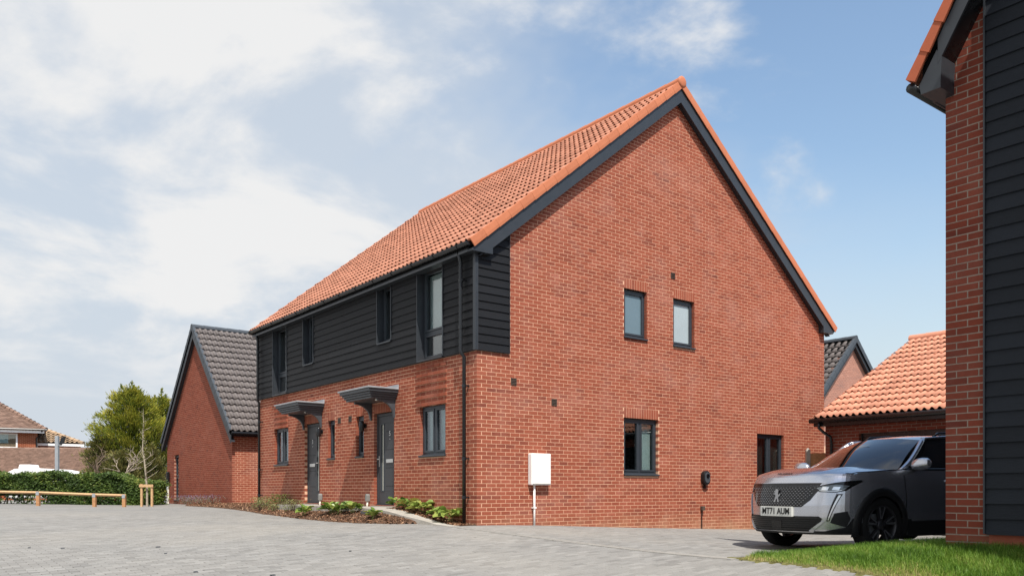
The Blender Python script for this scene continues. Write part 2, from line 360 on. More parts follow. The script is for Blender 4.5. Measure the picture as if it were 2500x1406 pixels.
# ground sheet, fine near the houses and coarse out to the horizon
def axis(c, near, step, far):
    a = list(np.arange(c - near, c + near + 1e-6, step)); d = step
    lo, hi = a[0], a[-1]; L = []; H = []
    while hi < c + far: d *= 1.35; hi += d; lo -= d; H.append(hi); L.append(lo)
    return L[::-1] + a + H
gx = axis(0, 26, .5, 500); gy = axis(6, 28, .5, 500)
GX, GY = np.meshgrid(gx, gy); GZ = ground(GX, GY) - .014
me = bpy.data.meshes.new('driveway'); nx = len(gx); ny = len(gy)
me.from_pydata(np.stack([GX, GY, GZ], -1).reshape(-1, 3).tolist(), [], [(j * nx + i, j * nx + i + 1, (j + 1) * nx + i + 1, (j + 1) * nx + i) for j in range(ny - 1) for i in range(nx - 1)])
me.materials.append(M['paver_far']); me.polygons.foreach_set('use_smooth', [True] * len(me.polygons))
drive = struct(link('driveway', me), 'grey block paved driveway sloping up to the houses')
# ---------------------------------------------------------------- block pavers
LAWN = [(-.62, -6.15), (-.25, -6.3), (.15, -6.65), (.42, -7.2), (.5, -7.9), (.5, -8.52), (.5, -14), (-1.6, -14), (-1.15, -9.6), (-.93, -8.2), (-.75, -7.1)]
BED = [(-.60, 1.0), (-1.05, 1.35), (-1.42, 2.1), (-1.48, 3.2), (-1.36, 5.0), (-1.08, 7.5), (-.62, 10.0), (-.25, 13), (-.05, 16), (.25, 19.0), (.9, 20.3), (1.2, 20.3), (1.2, 16.5), (3, 16.5), (3, 11), (0, 10.9), (0, 1.0)]
NOPAVE = [LAWN, BED, [(0, -.0), (11.5, 0), (11.5, 11), (0, 11)], [(-.62, .02), (0, .02), (0, 11), (-.62, 11)], [(.1, -8.5), (9, -8.5), (9, -20), (.1, -20)], [(9.6, -1.1), (18.5, -1.1), (18.5, -9), (9.6, -9)]]
KERB_X = -.60
def pavers():
    xs = []; 
    pw, pl, j = .1, .2, .005
    I = np.arange(-60, 90); J = np.arange(-130, 160)
    px, py = np.meshgrid(I * pl, J * pw); px = px + (np.abs(J)[:, None] % 2) * pl / 2
    cx = px.ravel() + .1; cy = py.ravel() + .05
    dx = cx - CAM.x; dy = cy - CAM.y; zf = dx * FWD.x + dy * FWD.y; xr = dx * RGT.x + dy * RGT.y
    k = (zf > 8.2) & (zf < 21) & (np.abs(xr / np.maximum(zf, .1)) < .66)
    for pol in NOPAVE: k &= ~inside(pol, cx, cy)
    k &= ~((np.abs(cx - KERB_X) < .04) & (cy < 1.0) & (cy > -6.3))
    cx = cx[k]; cy = cy[k]; zf = zf[k]; xr = xr[k]
    o = np.argsort(zf + 200 * (np.abs(xr / zf) > .6)); cx = cx[o]; cy = cy[o]; n = len(cx)
    z = ground(cx, cy); gxx = (ground(cx + .1, cy) - ground(cx - .1, cy)) / .2; gyy = (ground(cx, cy + .1) - ground(cx, cy - .1)) / .2
    top = z + rng.normal(0, .0011, n)
    hx = .1 - j / 2 - np.abs(rng.normal(0, .0007, n)); hy = .05 - j / 2 - np.abs(rng.normal(0, .0007, n))
    r = rng.random(n)
    # the nearest 300 blocks one by one
    pool = []
    for q in range(12):
        b = MB(); hX, hY, e = .0975 - .0008 * (q % 3), .0475 - .0006 * (q % 2), .004
        ring = lambda w, h, zz: [(-w, -h, zz), (w, -h, zz), (w, h, zz), (-w, h, zz)]
        vs = ring(hX, hY, -.05) + ring(hX, hY, -e) + ring(hX - e, hY - e, 0)
        fs = [(i + a, (i + 1) % 4 + a, (i + 1) % 4 + a + 4, i + a + 4) for a in (0, 4) for i in range(4)] + [(8, 9, 10, 11)]
        b.add(vs, fs, (q + .5) / 12); pool.append(b.mesh('paver', 'paver'))
    for i in range(300):
        ob = link('paver', pool[i % 12], drive)
        nz = Vector((-gxx[i], -gyy[i], 1)).normalized(); ex = Vector((1, 0, gxx[i])).normalized(); ey = nz.cross(ex)
        ob.matrix_local = Matrix(((ex.x, ey.x, nz.x, cx[i]), (ex.y, ey.y, nz.y, cy[i]), (ex.z, ey.z, nz.z, top[i]), (0, 0, 0, 1)))
    a = slice(300, n); m = n - 300
    V = np.zeros((m, 12, 3)); sg = [(-1, -1), (1, -1), (1, 1), (-1, 1)]; e = .004
    for kk, (lev, ins) in enumerate(((-.05, 0), (-e, 0), (0, e))):
        for q, (sx, sy) in enumerate(sg):
            ox = sx * (hx[a] - ins); oy = sy * (hy[a] - ins)
            V[:, kk * 4 + q, 0] = cx[a] + ox; V[:, kk * 4 + q, 1] = cy[a] + oy; V[:, kk * 4 + q, 2] = top[a] + lev + gxx[a] * ox + gyy[a] * oy
    F = np.array([(i + b, (i + 1) % 4 + b, (i + 1) % 4 + b + 4, i + b + 4) for b in (0, 4) for i in range(4)] + [(8, 9, 10, 11)])
    FF = (F[None] + (np.arange(m) * 12)[:, None, None]).reshape(-1, 4)
    me = bpy.data.meshes.new('pavers'); me.from_pydata(V.reshape(-1, 3).tolist(), [], FF.tolist())
    at = me.attributes.new('rnd', 'FLOAT', 'FACE'); at.data.foreach_set('value', np.repeat(r[a], 9).astype(np.float32))
    me.materials.append(M['paver']); link('paver_field', me, drive, kind='stuff')
pavers()
M['edging'] = plain('pale_grey_edging', (.30, .285, .26), .9, .2, var=.15, scale=9, bmp=.4, bscale=80)
# flush edging blocks between the shared drive and the parking bay
kb = None
for i in range(73):
    y = .9 - i * .1; x = KERB_X
    if kb is None:
        b = MB(); b.box(-.1, .1, -.0475, .0475, -.06, .005, .8); kb = b.mesh('edging_block', 'edging')
    o = link('edging_block', kb, drive); o.location = (x, y, gz(x, y))
# ---------------------------------------------------------------- brickwork
BRICKPOOL = {}
def brick_pool(kind, dep=.1):
    if kind in BRICKPOOL: return BRICKPOOL[kind]
    L = []
    for q in range(16):
        b = MB(); l, h = .2135 - .0012 * (q % 3), .0638 - .0008 * (q % 4)
        x0, x1, y0, y1, z0, z1 = -l / 2, l / 2, 0, dep, -h / 2, h / 2
        b.hexa([(x0, y0, z0), (x1, y0, z0), (x1, y1, z0), (x0, y1, z0), (x0, y0, z1), (x1, y0, z1), (x1, y1, z1), (x0, y1, z1)], (q * .618 + .07) % 1, skip=(4,))
        L.append(b.mesh('brick', kind))
    BRICKPOOL[kind] = L; return L
def wall_cells(b, T, u0, u1, z0, z1, holes, d, rev):
    """flat wall with rectangular holes and their reveals"""
    us = sorted({u0, u1, *[q for h in holes for q in h[:2] if u0 < q < u1]}); zs = sorted({z0, z1, *[q for h in holes for q in h[2:4] if z0 < q < z1]})
    for i in range(len(us) - 1):
        for j in range(len(zs) - 1):
            cu, cz = (us[i] + us[i + 1]) / 2, (zs[j] + zs[j + 1]) / 2
            if any(h[0] < cu < h[1] and h[2] < cz < h[3] for h in holes): continue
            b.poly([T(us[i], zs[j], d), T(us[i + 1], zs[j], d), T(us[i + 1], zs[j + 1], d), T(us[i], zs[j + 1], d)], .5)
    for a, c, e, g in holes:
        b.poly([T(a, e, d), T(a, g, d), T(a, g, -rev), T(a, e, -rev)], .5); b.poly([T(c, e, d), T(c, g, d), T(c, g, -rev), T(c, e, -rev)], .5)
        b.poly([T(a, g, d), T(c, g, d), T(c, g, -rev), T(a, g, -rev)], .5); b.poly([T(a, e, d), T(c, e, d), T(c, e, -rev), T(a, e, -rev)], .5)
def bricks(T, u0, u1, zb, ztop, holes, top=None, off=0., soldiers=(), dep=.1, jit=.0006, proud=None, course=.075, quoin=None):
    """list of (u0,u1,z0,z1,d0,d1) for every brick of a wall"""
    out = []; k = 0; z = zb
    hol = list(holes) + [(a, c, g, h) for a, c, g, h in soldiers]
    while z < ztop - .02:
        zc = z + .0375; iv = [(u0 + (.1075 if quoin is not None and k % 2 == quoin else 0), u1)]
        for a, c, e, g in hol:
            if e - .01 < zc < g + .01:
                n = []
                for p, q in iv:
                    if c <= p or a >= q: n.append((p, q)); continue
                    if a > p: n.append((p, a))
                    if c < q: n.append((c, q))
                iv = n
        o = off + (k % 2) * .1125
        for p, q in iv:
            i0 = math.floor((p - o) / .225)
            i = i0
            while o + i * .225 < q:
                a = max(p, o + i * .225 + (.006 if o + i * .225 > p + .001 else 0)); c = min(q, o + (i + 1) * .225 - (.006 if o + (i + 1) * .225 < q - .001 else 0)); i += 1
                if c - a < .025: continue
                if top is not None and zc > top((a + c) / 2): continue
                pr = proud((a + c) / 2, zc) if proud else 0
                out.append((a, c, z + .006 + random.uniform(-.0012, .0012), z + .069 + random.uniform(-.0012, .0012), -dep, pr + max(-.0007, random.gauss(0, jit))))
        z += course; k += 1
    for a, c, g, h in soldiers:
        n = max(3, round((c - a) / .075)); w = (c - a) / n
        for i in range(n): out.append((a + i * w + .005, a + (i + 1) * w - .005, g + .006, h - .006, -dep, random.gauss(0, jit)))
    return out
def lay(T, bl, wall, mat, facing, single=300, rest='brickwork'):
    """the bricks that show largest one by one, the others joined"""
    full = [q for q in bl if abs((q[1] - q[0]) - .213) < .004 and abs(q[3] - q[2] - .063) < .004]
    full.sort(key=lambda q: depth(T((q[0] + q[1]) / 2, (q[2] + q[3]) / 2, 0)))
    own = set(id(q) for q in full[:single]); pool = brick_pool(mat) if single else None
    for q in full[:single]:
        o = link('brick', random.choice(pool), wall); o.location = T((q[0] + q[1]) / 2, (q[2] + q[3]) / 2, q[5])
        o.rotation_euler = (0, 0, facing)
    b = MB()
    for q in bl:
        if id(q) in own: continue
        c = [T(u, z, d) for z in q[2:4] for u, d in ((q[0], q[5]), (q[1], q[5]), (q[1], q[4]), (q[0], q[4]))]
        b.hexa(c, None, skip=(4,))
    if b.f: b.build(rest, mat, wall, kind='stuff')
F_FACADE = R(-90); F_GABLE = 0.
# ---------------------------------------------------------------- tiles
def tile_profile(rolls, n=6, h=.034):
    pts = []
    for i in range(rolls * n + 1):
        t = (i / n) % 1.0; t = 0 if i == rolls * n else t
        s = max(0., math.sin(math.pi * min(1, t / .62))) if t < .62 else 0
        pts.append((i / (rolls * n), h * s ** .8 if t < .62 else -.004 * math.sin(math.pi * (t - .62) / .38)))
    return pts
def roof_slope(parent, name_single, p_eave, along, up, n_along, n_up, w, gauge, rolls, mat, single=300, lift=.045, hgt=.034, jit=.003, skip=None, rest='roof_tiles'):
    """p_eave: lower corner; along: unit vector along the eaves; up: unit vector up the slope"""
    A = Vector(along); U = Vector(up); N = A.cross(U).normalized()
    if N.z < 0: N = -N
    pr = tile_profile(rolls, 6, hgt); L = gauge + .07; th = .014
    def shape(r, jn=0., ju=0.):
        vs = []; fs = []; m = len(pr)
        for q, h in pr: vs.append(A * (q * w) + N * (lift + h * 1.3 + jn) + U * ju)     # lower edge, top
        for q, h in pr: vs.append(A * (q * w) + N * (h * .72) + U * (L + ju))           # upper edge
        for q, h in pr: vs.append(A * (q * w) + N * (lift + h * 1.3 - th + jn) + U * (ju + .002))
        for i in range(m - 1): fs += [(i, i + 1, m + i + 1, m + i), (2 * m + i, 2 * m + i + 1, i + 1, i)]
        return vs, fs
    T = []
    for j in range(n_up):
        for i in range(n_along):
            if skip and skip(i, j): continue
            T.append((depth(Vector(p_eave) + A * (i * w) + U * (j * gauge)), i, j))
    T.sort(); pool = []
    if single:
        for q in range(8):
            vs, fs = shape(0, random.gauss(0, jit), random.gauss(0, jit)); b = MB(); b.add(vs, fs, (q + .5) / 8); pool.append(b.mesh(name_single, mat, True))
            pool[-1].polygons.foreach_set('use_smooth', [k % 2 == 0 for k in range(len(pool[-1].polygons))])
    b = MB()
    for k, (_, i, j) in enumerate(T):
        org = Vector(p_eave) + A * (i * w) + U * (j * gauge)
        if k < single:
            o = link(name_single, random.choice(pool), parent); o.location = org
        else:
            vs, fs = shape(0, random.gauss(0, jit), random.gauss(0, jit)); b.add([org + v for v in vs], fs)
    if b.f:
        o = b.build(rest, mat, parent, kind='stuff'); o.data.polygons.foreach_set('use_smooth', [k % 2 == 0 for k in range(len(o.data.polygons))])
    return N
def ridge_tiles(parent, p0, p1, n, rad, mat, cap0=True, cap1=False):
    p0 = Vector(p0); p1 = Vector(p1); d = (p1 - p0) / n; t = d.normalized(); sx = Vector((t.y, -t.x, 0)); 
    b = MB(); m = 8
    for e, q in ((-.004, 0), (1.0, 1)):
        for k in range(m + 1):
            an = math.pi * (-.08 + 1.16 * k / m); rr = rad * (1.04 if q == 0 else .97)
            b.v.append(tuple(d * e + sx * (math.cos(an) * rr) + Vector((0, 0, math.sin(an) * rr))))
    for k in range(m): b.f.append((k, k + 1, m + 2 + k, m + 1 + k)); b.r.append(.5)
    b.f.append(tuple(range(m, -1, -1))); b.r.append(.5)
    me = b.mesh('ridge_tile', mat, False)
    for i in range(n): o = link('ridge_tile', me, parent); o.location = p0 + d * i
def verge(parent, foot, apex, y0, side, n, mat, w=.035, drop=.105, rise=.055, overlap=.07):
    """stepped verge tiles up a gable edge, in the plane y = y0 (side -1 looks to -y)"""
    f = Vector((foot[0], y0, foot[1])); a = Vector((apex[0], y0, apex[1])); g = (a - f) / n; U = g.normalized(); N = Vector((-U.z, 0, U.x)); 
    if N.z < 0: N = -N
    Yv = Vector((0, side, 0)); b = MB(); L = g.length
    prof = [(0, rise), (.012 + w * .6, rise * .92), (w, rise * .45), (w + .004, -drop * .5), (w, -drop), (w - .016, -drop), (w - .02, rise * .2), (-overlap, rise * .35), (-overlap, rise * .9)]
    vs = [];
    for e, k in ((-.010, 1.05), (L, .975)):
        for q, h in prof: vs.append(Yv * (q * k) + N * (h * k) + U * e)
    m = len(prof); b.add(vs, [(i, (i + 1) % m, m + (i + 1) % m, m + i) for i in range(m)] + [tuple(range(m - 1, -1, -1)), tuple(range(m, 2 * m))], .5)
    pool = []
    for r in (.2, .5, .8, .95): b.r = [r] * len(b.f); pool.append(b.mesh('verge_tile', mat))
    for i in range(n): o = link('verge_tile', pool[(i * 7) % 4], parent); o.location = f + g * i
def slope_board(b, foot, apex, y0, y1, n0, n1, s0=0., s1=0.):
    """a board following a roof edge from foot to apex, between heights n0..n1 measured vertically below the roof line"""
    f = Vector((foot[0], 0, foot[1])); a = Vector((apex[0], 0, apex[1])); U = (a - f).normalized(); f = f + U * s0; a = a + U * s1
    P = lambda p, y, n: (p.x, y, p.z + n)
    b.hexa([P(f, y0, n0), P(a, y0, n0), P(a, y1, n0), P(f, y1, n0), P(f, y0, n1), P(a, y0, n1), P(a, y1, n1), P(f, y1, n1)], .5)
# ---------------------------------------------------------------- windows
def window(house, T, u0, u1, z0, z1, set_back, cols=1, split=None, pane='glass', backs=(), sill=True, handle=None, label=None, fw=.055, sill_out=.04, name='window'):
    """frame (the part), panes, sill, handle; split: height of a transom above z0"""
    d1, d0 = -set_back, -set_back - .06
    b = MB(); zb = z0 + (.035 if sill else 0)
    b.mbox(T, u0, u1, zb, zb + fw, d0, d1); b.mbox(T, u0, u1, z1 - fw, z1, d0, d1)
    b.mbox(T, u0, u0 + fw, zb + fw, z1 - fw, d0, d1); b.mbox(T, u1 - fw, u1, zb + fw, z1 - fw, d0, d1)
    us = [u0 + fw + (u1 - u0 - 2 * fw) * i / cols for i in range(cols + 1)]
    zs = [zb + fw, z1 - fw] if not split else [zb + fw, zb + split, z1 - fw]
    for u in us[1:-1]: b.mbox(T, u - .032, u + .032, zb + fw, z1 - fw, d0 - .002, d1 - .003)
    if split: b.mbox(T, u0 + fw, u1 - fw, zs[1] - .032, zs[1] + .032, d0 - .002, d1 - .003)
    w = b.build(name, 'frame', house, bevel=.004)
    if label: w['label'] = label
    k = 0
    for i in range(cols):
        for j in range(len(zs) - 1):
            a = us[i] + (.034 if i else .002); c = us[i + 1] - (.034 if i < cols - 1 else .002); e = zs[j] + (.034 if j else .002); g = zs[j + 1] - (.034 if j < len(zs) - 2 else .002)
            s = MB(); s_w = .038                                     # opening sash, stepped forward
            for q in ((a, c, e, e + s_w), (a, c, g - s_w, g), (a, a + s_w, e + s_w, g - s_w), (c - s_w, c, e + s_w, g - s_w)): s.mbox(T, *q, d0 + .004, d1 + .012)
            s.build('sash', 'frame', w, bevel=.003)
            p = MB(); p.mbox(T, a + s_w, c - s_w, e + s_w, g - s_w, d1 - .035, d1 - .022); p.build('pane', pane, w)
            bk = backs[k] if k < len(backs) else None; k += 1
            if bk:
                q = MB(); q.mbox(T, a + (c - a) * bk[0], a + (c - a) * bk[1], e + .03, g - .03, d1 - .12, d1 - .115); q.build('blind', bk[2], w)
    # closed dark recess behind the glass
    q = MB(); D = d0 - .55
    q.poly([T(u0, zb, D), T(u1, zb, D), T(u1, z1, D), T(u0, z1, D)])
    for A, B in (((u0, zb), (u0, z1)), ((u1, zb), (u1, z1)), ((u0, zb), (u1, zb)), ((u0, z1), (u1, z1))): q.poly([T(*A, d0 - .001), T(*B, d0 - .001), T(*B, D), T(*A, D)])
    q.build('recess', 'room', w)
    if sill:
        s = MB(); s.hexa([T(u, z, d) for z, ring in ((0, 0), (1, 1)) for u, d, z in (((u0 - .01), sill_out, z0 if not ring else z0 + .028), ((u1 + .01), sill_out, z0 if not ring else z0 + .028), ((u1 + .01), d1 + .012, z0 if not ring else z0 + .05), ((u0 - .01), d1 + .012, z0 if not ring else z0 + .05))]); s.build('sill', 'frame', w, bevel=.004)
    if handle:
        u, z = handle; s = MB(); s.tube([T(u, z - .06, d1 - .055), T(u - .01, z, d1 - .06), T(u, z + .03, d1 - .05)], .011, 8); s.build('handle', 'chrome', w)
    return w
def boards(house, T, spans, z0, n, h, mat='board', proud=.03, name='weatherboard', cuts=(), stop=None):
    """lapped boards: spans(zlo, zhi) gives the free intervals"""
    for k in range(n):
        a = z0 + k * h; t = a + h
        for u0, u1 in spans(a + .01, t - .01):
            pts = [u0] + [c for c in cuts[k % len(cuts)] if u0 + .2 < c < u1 - .2] + [u1] if cuts else [u0, u1]
            for p, q in zip(pts[:-1], pts[1:]):
                b = MB(); q2 = q - (.002 if q != u1 else 0)
                b.hexa([T(p, a - .004, proud), T(q2, a - .004, proud), T(q2, a - .004, .0), T(p, a - .004, .0), T(p, t, proud - .018), T(q2, t, proud - .018), T(q2, t, .0), T(p, t, .0)])
                b.build(name, mat, house)
# ================================================================ the main house
M['door_pane'] = plain('obscure_door_glass', (.50, .49, .43), .15, .6, var=.06)
def main_house():
    H = thing('brick_house', 'large semi-detached red brick house with orange tiled roof and black boarded upper front', 'house', (5.7, 5.43, 0))
    L, Wd, ZB = 10.86, 11.41, .031
    TF, TG = facade(0), gable(0)
    clad0 = ZB + .075 * 43; ztop = 5.14
    FOOT, APEX, FOOT2 = (-.234, 5.215), (5.5, 9.80), (11.716, 5.0)
    kl = (APEX[1] - FOOT[1]) / (APEX[0] - FOOT[0]); kr = (APEX[1] - FOOT2[1]) / (FOOT2[0] - APEX[0])
    roofz = lambda x: min(FOOT[1] + kl * (x - FOOT[0]), FOOT2[1] + kr * (FOOT2[0] - x))
    cs = lambda n: ZB + .075 * n
    # openings: u0, u1, z0, z1 snapped to brick courses
    win5, win1 = (1.07, 2.03, cs(17.3), cs(31)), (8.83, 9.79, cs(17.3), cs(31))
    side5, side1 = (4.49, 4.87, cs(18.3), cs(31)), (5.99, 6.37, cs(18.3), cs(31))
    door5, door1 = (3.10, 4.0, .315, cs(31)), (6.86, 7.76, .315, cs(31))
    fholes = [win5, win1, side5, side1, door5, door1]
    soldier_f = [(side5[0], side5[1], cs(31), cs(34)), (side1[0], side1[1], cs(31), cs(34)), (door5[0], door5[1], cs(31), cs(34)), (door1[0], door1[1], cs(31), cs(34))]
    A = (3.855, 4.555, 3.92, cs(66.2)); B = (5.411, 6.13, 3.872, cs(65.6)); C = (3.85, 4.92, .972, cs(29)); D = (8.48, 9.59, .84, cs(27))
    A = (*A[:3], cs(66)); B = (5.411, 6.13, 3.89, cs(66))
    gholes = [A, B, C, D]
    soldier_g = [(h[0], h[1], h[3], h[3] + .225) for h in gholes]
    # --- walls: mortar body, bricks laid on it
    fb = MB(); e = .006; gr = lambda h: (h[0] - e, h[1] + e, h[2] - e, h[3] + e)
    uppers = [(1.08, 2.04, clad0 + .04, ztop - .001), (3.13, 3.75, 3.89, ztop - .001), (7.11, 7.73, 3.89, ztop - .001), (8.82, 9.78, clad0 + .04, ztop - .001)]
    wall_cells(fb, TF, 0, L, -.6, ztop, [gr(h) for h in fholes] + uppers, -.0015, .11)
    wf = fb.build('front_wall', 'mortar', H)
    gb = MB(); wall_cells(gb, TG, 0, Wd, -.8, 5.02, [gr(h) for h in gholes if h[3] < 5], -.0025, .11)
    gb.poly([TG(u, z, -.0025) for u, z in ((0, 5.02), (Wd, 5.02), (Wd, roofz(Wd) - .06), (APEX[0], APEX[1] - .1), (0, roofz(0) - .06))], .5)
    wg = gb.build('gable_wall', 'mortar', H)
    def proud(u, z):
        # alternating projecting courses above the ground-floor front windows
        for w in (win5, win1):
            if w[0] < u < w[1] and cs(31) < z < cs(43):
                return .030 if int((z - ZB) / .075) % 2 == 1 else .0004
        return 0
    bl = bricks(TF, .0, L, cs(-6), clad0 - .01, fholes, off=0, soldiers=soldier_f, proud=proud, quoin=1)
    # split the band bricks at the window jambs so the projecting courses have clean ends
    lay(TF, bl, wf, 'brick', F_FACADE, 300)
    wrap = (-.1, .745, clad0, 12)
    top = lambda u: roofz(u) - .16
    bl = bricks(TG, .0, Wd, cs(-8), 9.9, gholes + [wrap], top=top, off=.1125, soldiers=soldier_g, quoin=0)
    # bricks of the gable begin 1 cm inside the corner so the two faces do not meet in one plane
    lay(TG, bl, wg, 'brick', F_GABLE, 300)
    ob = MB(); ob.box(Wd - .2, Wd, .11, L, -.8, 5.0); ob.build('rear_wall', 'brick', H)
    ob = MB(); ob.prism([(.11, L, -.6), (Wd - .2, L, -.6), (Wd - .2, L, 4.9), (APEX[0], L, 9.6), (.11, L, 4.9)], (0, -.2, 0)); ob.build('party_gable_wall', 'brick', H)
    # --- weatherboarding of the upper storey
    cl = MB(); cl.box(-.028, -.003, .0, L + .03, clad0 + .003, ztop - .02); 
    W4, W3 = (1.07, 2.05, clad0 + .035, ztop), (3.12, 3.76, 3.885, ztop)
    W2, W1 = (7.10, 7.74, 3.885, ztop), (8.81, 9.79, clad0 + .035, ztop)
    uph = [W4, W3, W2, W1]
    def minus(holes, lo, hi, u0, u1):
        iv = [(u0, u1)]
        for a, c, e, g in holes:
            if e < hi and g > lo:
                n = []
                for p, q in iv:
                    if c <= p or a >= q: n.append((p, q)); continue
                    if a > p: n.append((p, a))
                    if c < q: n.append((c, q))
                iv = n
        return iv
    cb = MB(); TC = facade(-.03)
    for lo, hi in ((clad0, W4[2]), (W4[2], 3.885), (3.885, ztop)):
        for p, q in minus(uph, lo + .001, hi - .001, -.03, L + .03): cb.mbox(TC, p, q, lo + .002, hi, -.028, -.001)
    cladding = cb.build('cladding', 'trim', H)
    boards(cladding, TC, lambda lo, hi: minus(uph, lo, hi, .035, L - .0), clad0 + .012, 12, .154, cuts=((3.9, 7.6), (2.6, 6.2), (5.0,)))
    TC2 = gable(-.012)
    gc = MB(); gc.prism([(.0, -.010, clad0 + .002), (.742, -.010, clad0 + .002), (.742, -.010, roofz(.742) - .2), (.0, -.010, roofz(0) - .2)], (0, .0085, 0))
    gclad = gc.build('gable_cladding', 'trim', H)
    nb = 0
    for k in range(16):
        a = clad0 + .012 + k * .154; t = a + .154
        x0 = max(.004, (t + .05 - FOOT[1]) / kl + FOOT[0]) if t > 5.1 else .004
        if x0 > .65: break
        b = MB(); b.hexa([TC2(x0, a - .004, .03), TC2(.738, a - .004, .03), TC2(.738, a - .004, 0), TC2(x0, a - .004, 0), TC2(x0, t, .012), TC2(.738, t, .012), TC2(.738, t, 0), TC2(x0, t, 0)]); b.build('weatherboard', 'board', gclad)
    tb = MB()
    tb.box(-.068, -.032, -.045, .034, clad0 + .004, 5.06); tb.box(-.031, .003, -.047, -.014, clad0 + .004, 5.06); tb.build('corner_trim', 'trim', cladding, bevel=.004)
    tb = MB(); tb.box(.739, .749, -.046, .004, clad0 + .004, 5.66); tb.build('edge_trim', 'trim', gclad)
    tb = MB(); tb.box(-.066, -.03, L - .001, L + .034, clad0 + .004, 5.06); tb.build('corner_trim', 'trim', cladding)
    # window linings in the boarding
    for h in uph:
        b = MB()
        for u in (h[0], h[1] - .02): b.mbox(TC, u + .0, u + .02, h[2], h[3], -.19, .042)
        b.mbox(TC, h[0] + .02, h[1] - .02, h[2] - .03, h[2], -.19, .055); b.build('window_lining', 'trim', cladding, bevel=.003)
    TW = facade(.0)
    tall = dict(split=.56, sill=False)
    window(H, TW, W4[0] + .02, W4[1] - .02, W4[2], W4[3], .10, backs=(None, (0, 1, 'blind')), label='tall boarded-front window with pale blind nearest the gable', **tall)
    window(H, TW, W3[0] + .02, W3[1] - .02, W3[2], W3[3], .10, sill=False, backs=((0, .6, 'blind'),))
    window(H, TW, W2[0] + .02, W2[1] - .02, W2[2], W2[3], .10, sill=False, backs=((0, .6, 'blind'),))
    window(H, TW, W1[0] + .02, W1[1] - .02, W1[2], W1[3], .10, backs=((0, .65, 'blind'), (0, .7, 'blind')), **tall)
    window(H, TW, *win5, .07, cols=2, backs=((.25, 1, 'blind'), (.1, .9, 'blind')), handle=(1.40, 1.86))
    window(H, TW, *win1, .07, cols=2, backs=((.1, 1, 'blind'), (.2, .8, 'blind')))
    window(H, TW, *side5, .07); window(H, TW, *side1, .07)
    TGw = gable(0)
    window(H, TGw, *A, .075, pane='frost', label='blue-grey obscure glass window, upper gable'); window(H, TGw, *B, .075, pane='frost_pale', label='pale obscure glass window, upper gable')
    window(H, TGw, *C, .075, cols=2, backs=(None, (.4, 1, 'blind')), handle=(4.33, 1.65)); window(H, TGw, *D, .075, cols=2, backs=((.4, .9, 'room'), (0, 1, 'room')))
    # --- doors
    def door(h, number, glass_near, number_side):
        u0, u1, z0, z1 = h; b = MB(); f = .06; d1 = -.07; d0 = -.14
        b.mbox(TF, u0, u0 + f, z0 + .03, z1, d0, d1); b.mbox(TF, u1 - f, u1, z0 + .03, z1, d0, d1); b.mbox(TF, u0 + f, u1 - f, z1 - f, z1, d0, d1); b.mbox(TF, u0, u1, z0, z0 + .03, d0, d1 + .03)
        a, c, e, g = u0 + f + .004, u1 - f - .004, z0 + .034, z1 - f - .004
        gc = a + (c - a) * (.22 if glass_near else .78) if False else (c - .19 if glass_near else a + .19)
        g0, g1, gz0, gz1 = gc - .075, gc + .075, e + .28, g - .16
        for q in ((a, c, e, gz0), (a, c, gz1, g), (a, g0, gz0, gz1), (g1, c, gz0, gz1)): b.mbox(TF, *q, d0 + .01, d1 - .012)
        dd = b.build('door', 'door', H, bevel=.004)
        s = MB()
        for q in ((g0, g0 + .018, gz0, gz1), (g1 - .018, g1, gz0, gz1), (g0 + .018, g1 - .018, gz0, gz0 + .018), (g0 + .018, g1 - .018, gz1 - .018, gz1)): s.mbox(TF, *q, d1 - .03, d1 - .004)
        s.build('glass_bead', 'frame', dd)
        s = MB(); s.mbox(TF, g0 + .018, g1 - .018, gz0 + .018, gz1 - .018, d1 - .05, d1 - .035); s.build('door_glass', 'door_pane', dd)
        far = a + .07 if gc > (a + c) / 2 else c - .07; hu = c - .055 if glass_near else a + .055
        hu = c - .05 if gc > (a + c) / 2 else a + .05
        s = MB(); s.mbox(TF, hu - .016, hu + .016, 1.18, 1.42, d1 - .012, d1 + .002); s.tube([TF(hu, 1.345, d1), TF(hu, 1.345, d1 + .05), TF(hu + (.12 if hu < gc else -.12), 1.345, d1 + .055)], .011, 8); s.build('handle', 'chrome', dd)
        lu = (a + g0) / 2 if gc > (a + c) / 2 else (g1 + c) / 2
        s = MB(); s.mbox(TF, lu - .15, lu + .15, 1.26, 1.34, d1 - .012, d1 + .006); s.build('letter_plate', 'chrome', dd, bevel=.004)
        for zz in (.75, 1.15, 1.55, 1.95):
            s = MB(); s.mbox(TF, min(lu - .19, lu + .19), lu + .19, zz - .003, zz + .003, d1 - .0125, d1 - .0105); s.build('groove', 'dark', dd)
        fc = bpy.data.curves.new('house_number', 'FONT'); fc.body = number; fc.size = .15; fc.extrude = .003; fc.align_x = 'CENTER'
        to = bpy.data.objects.new('tmp', fc); COL.objects.link(to); dg = bpy.context.evaluated_depsgraph_get(); me = bpy.data.meshes.new_from_object(to.evaluated_get(dg)); bpy.data.objects.remove(to)
        me.materials.clear(); me.materials.append(M['chrome']); me.name = 'house_number'
        o = link('house_number', me, dd); o.location = TF(lu, 1.85, d1 - .006); o.rotation_euler = (R(90), 0, R(-90))
        s = MB(); s.lathe([(.0, .0), (.012, .0), (.012, .006), (0, .006)], lambda x, y, hh: TF(lu + x, 1.78 + y, d1 - .012 + hh), 10); s.build('spy_hole', 'chrome', dd)
        s = MB(); s.mbox(TF, u0 - .05, u1 + .05, z0 - .12, z0 - .004, -.12, .06); s.build('threshold', 'concrete', dd)
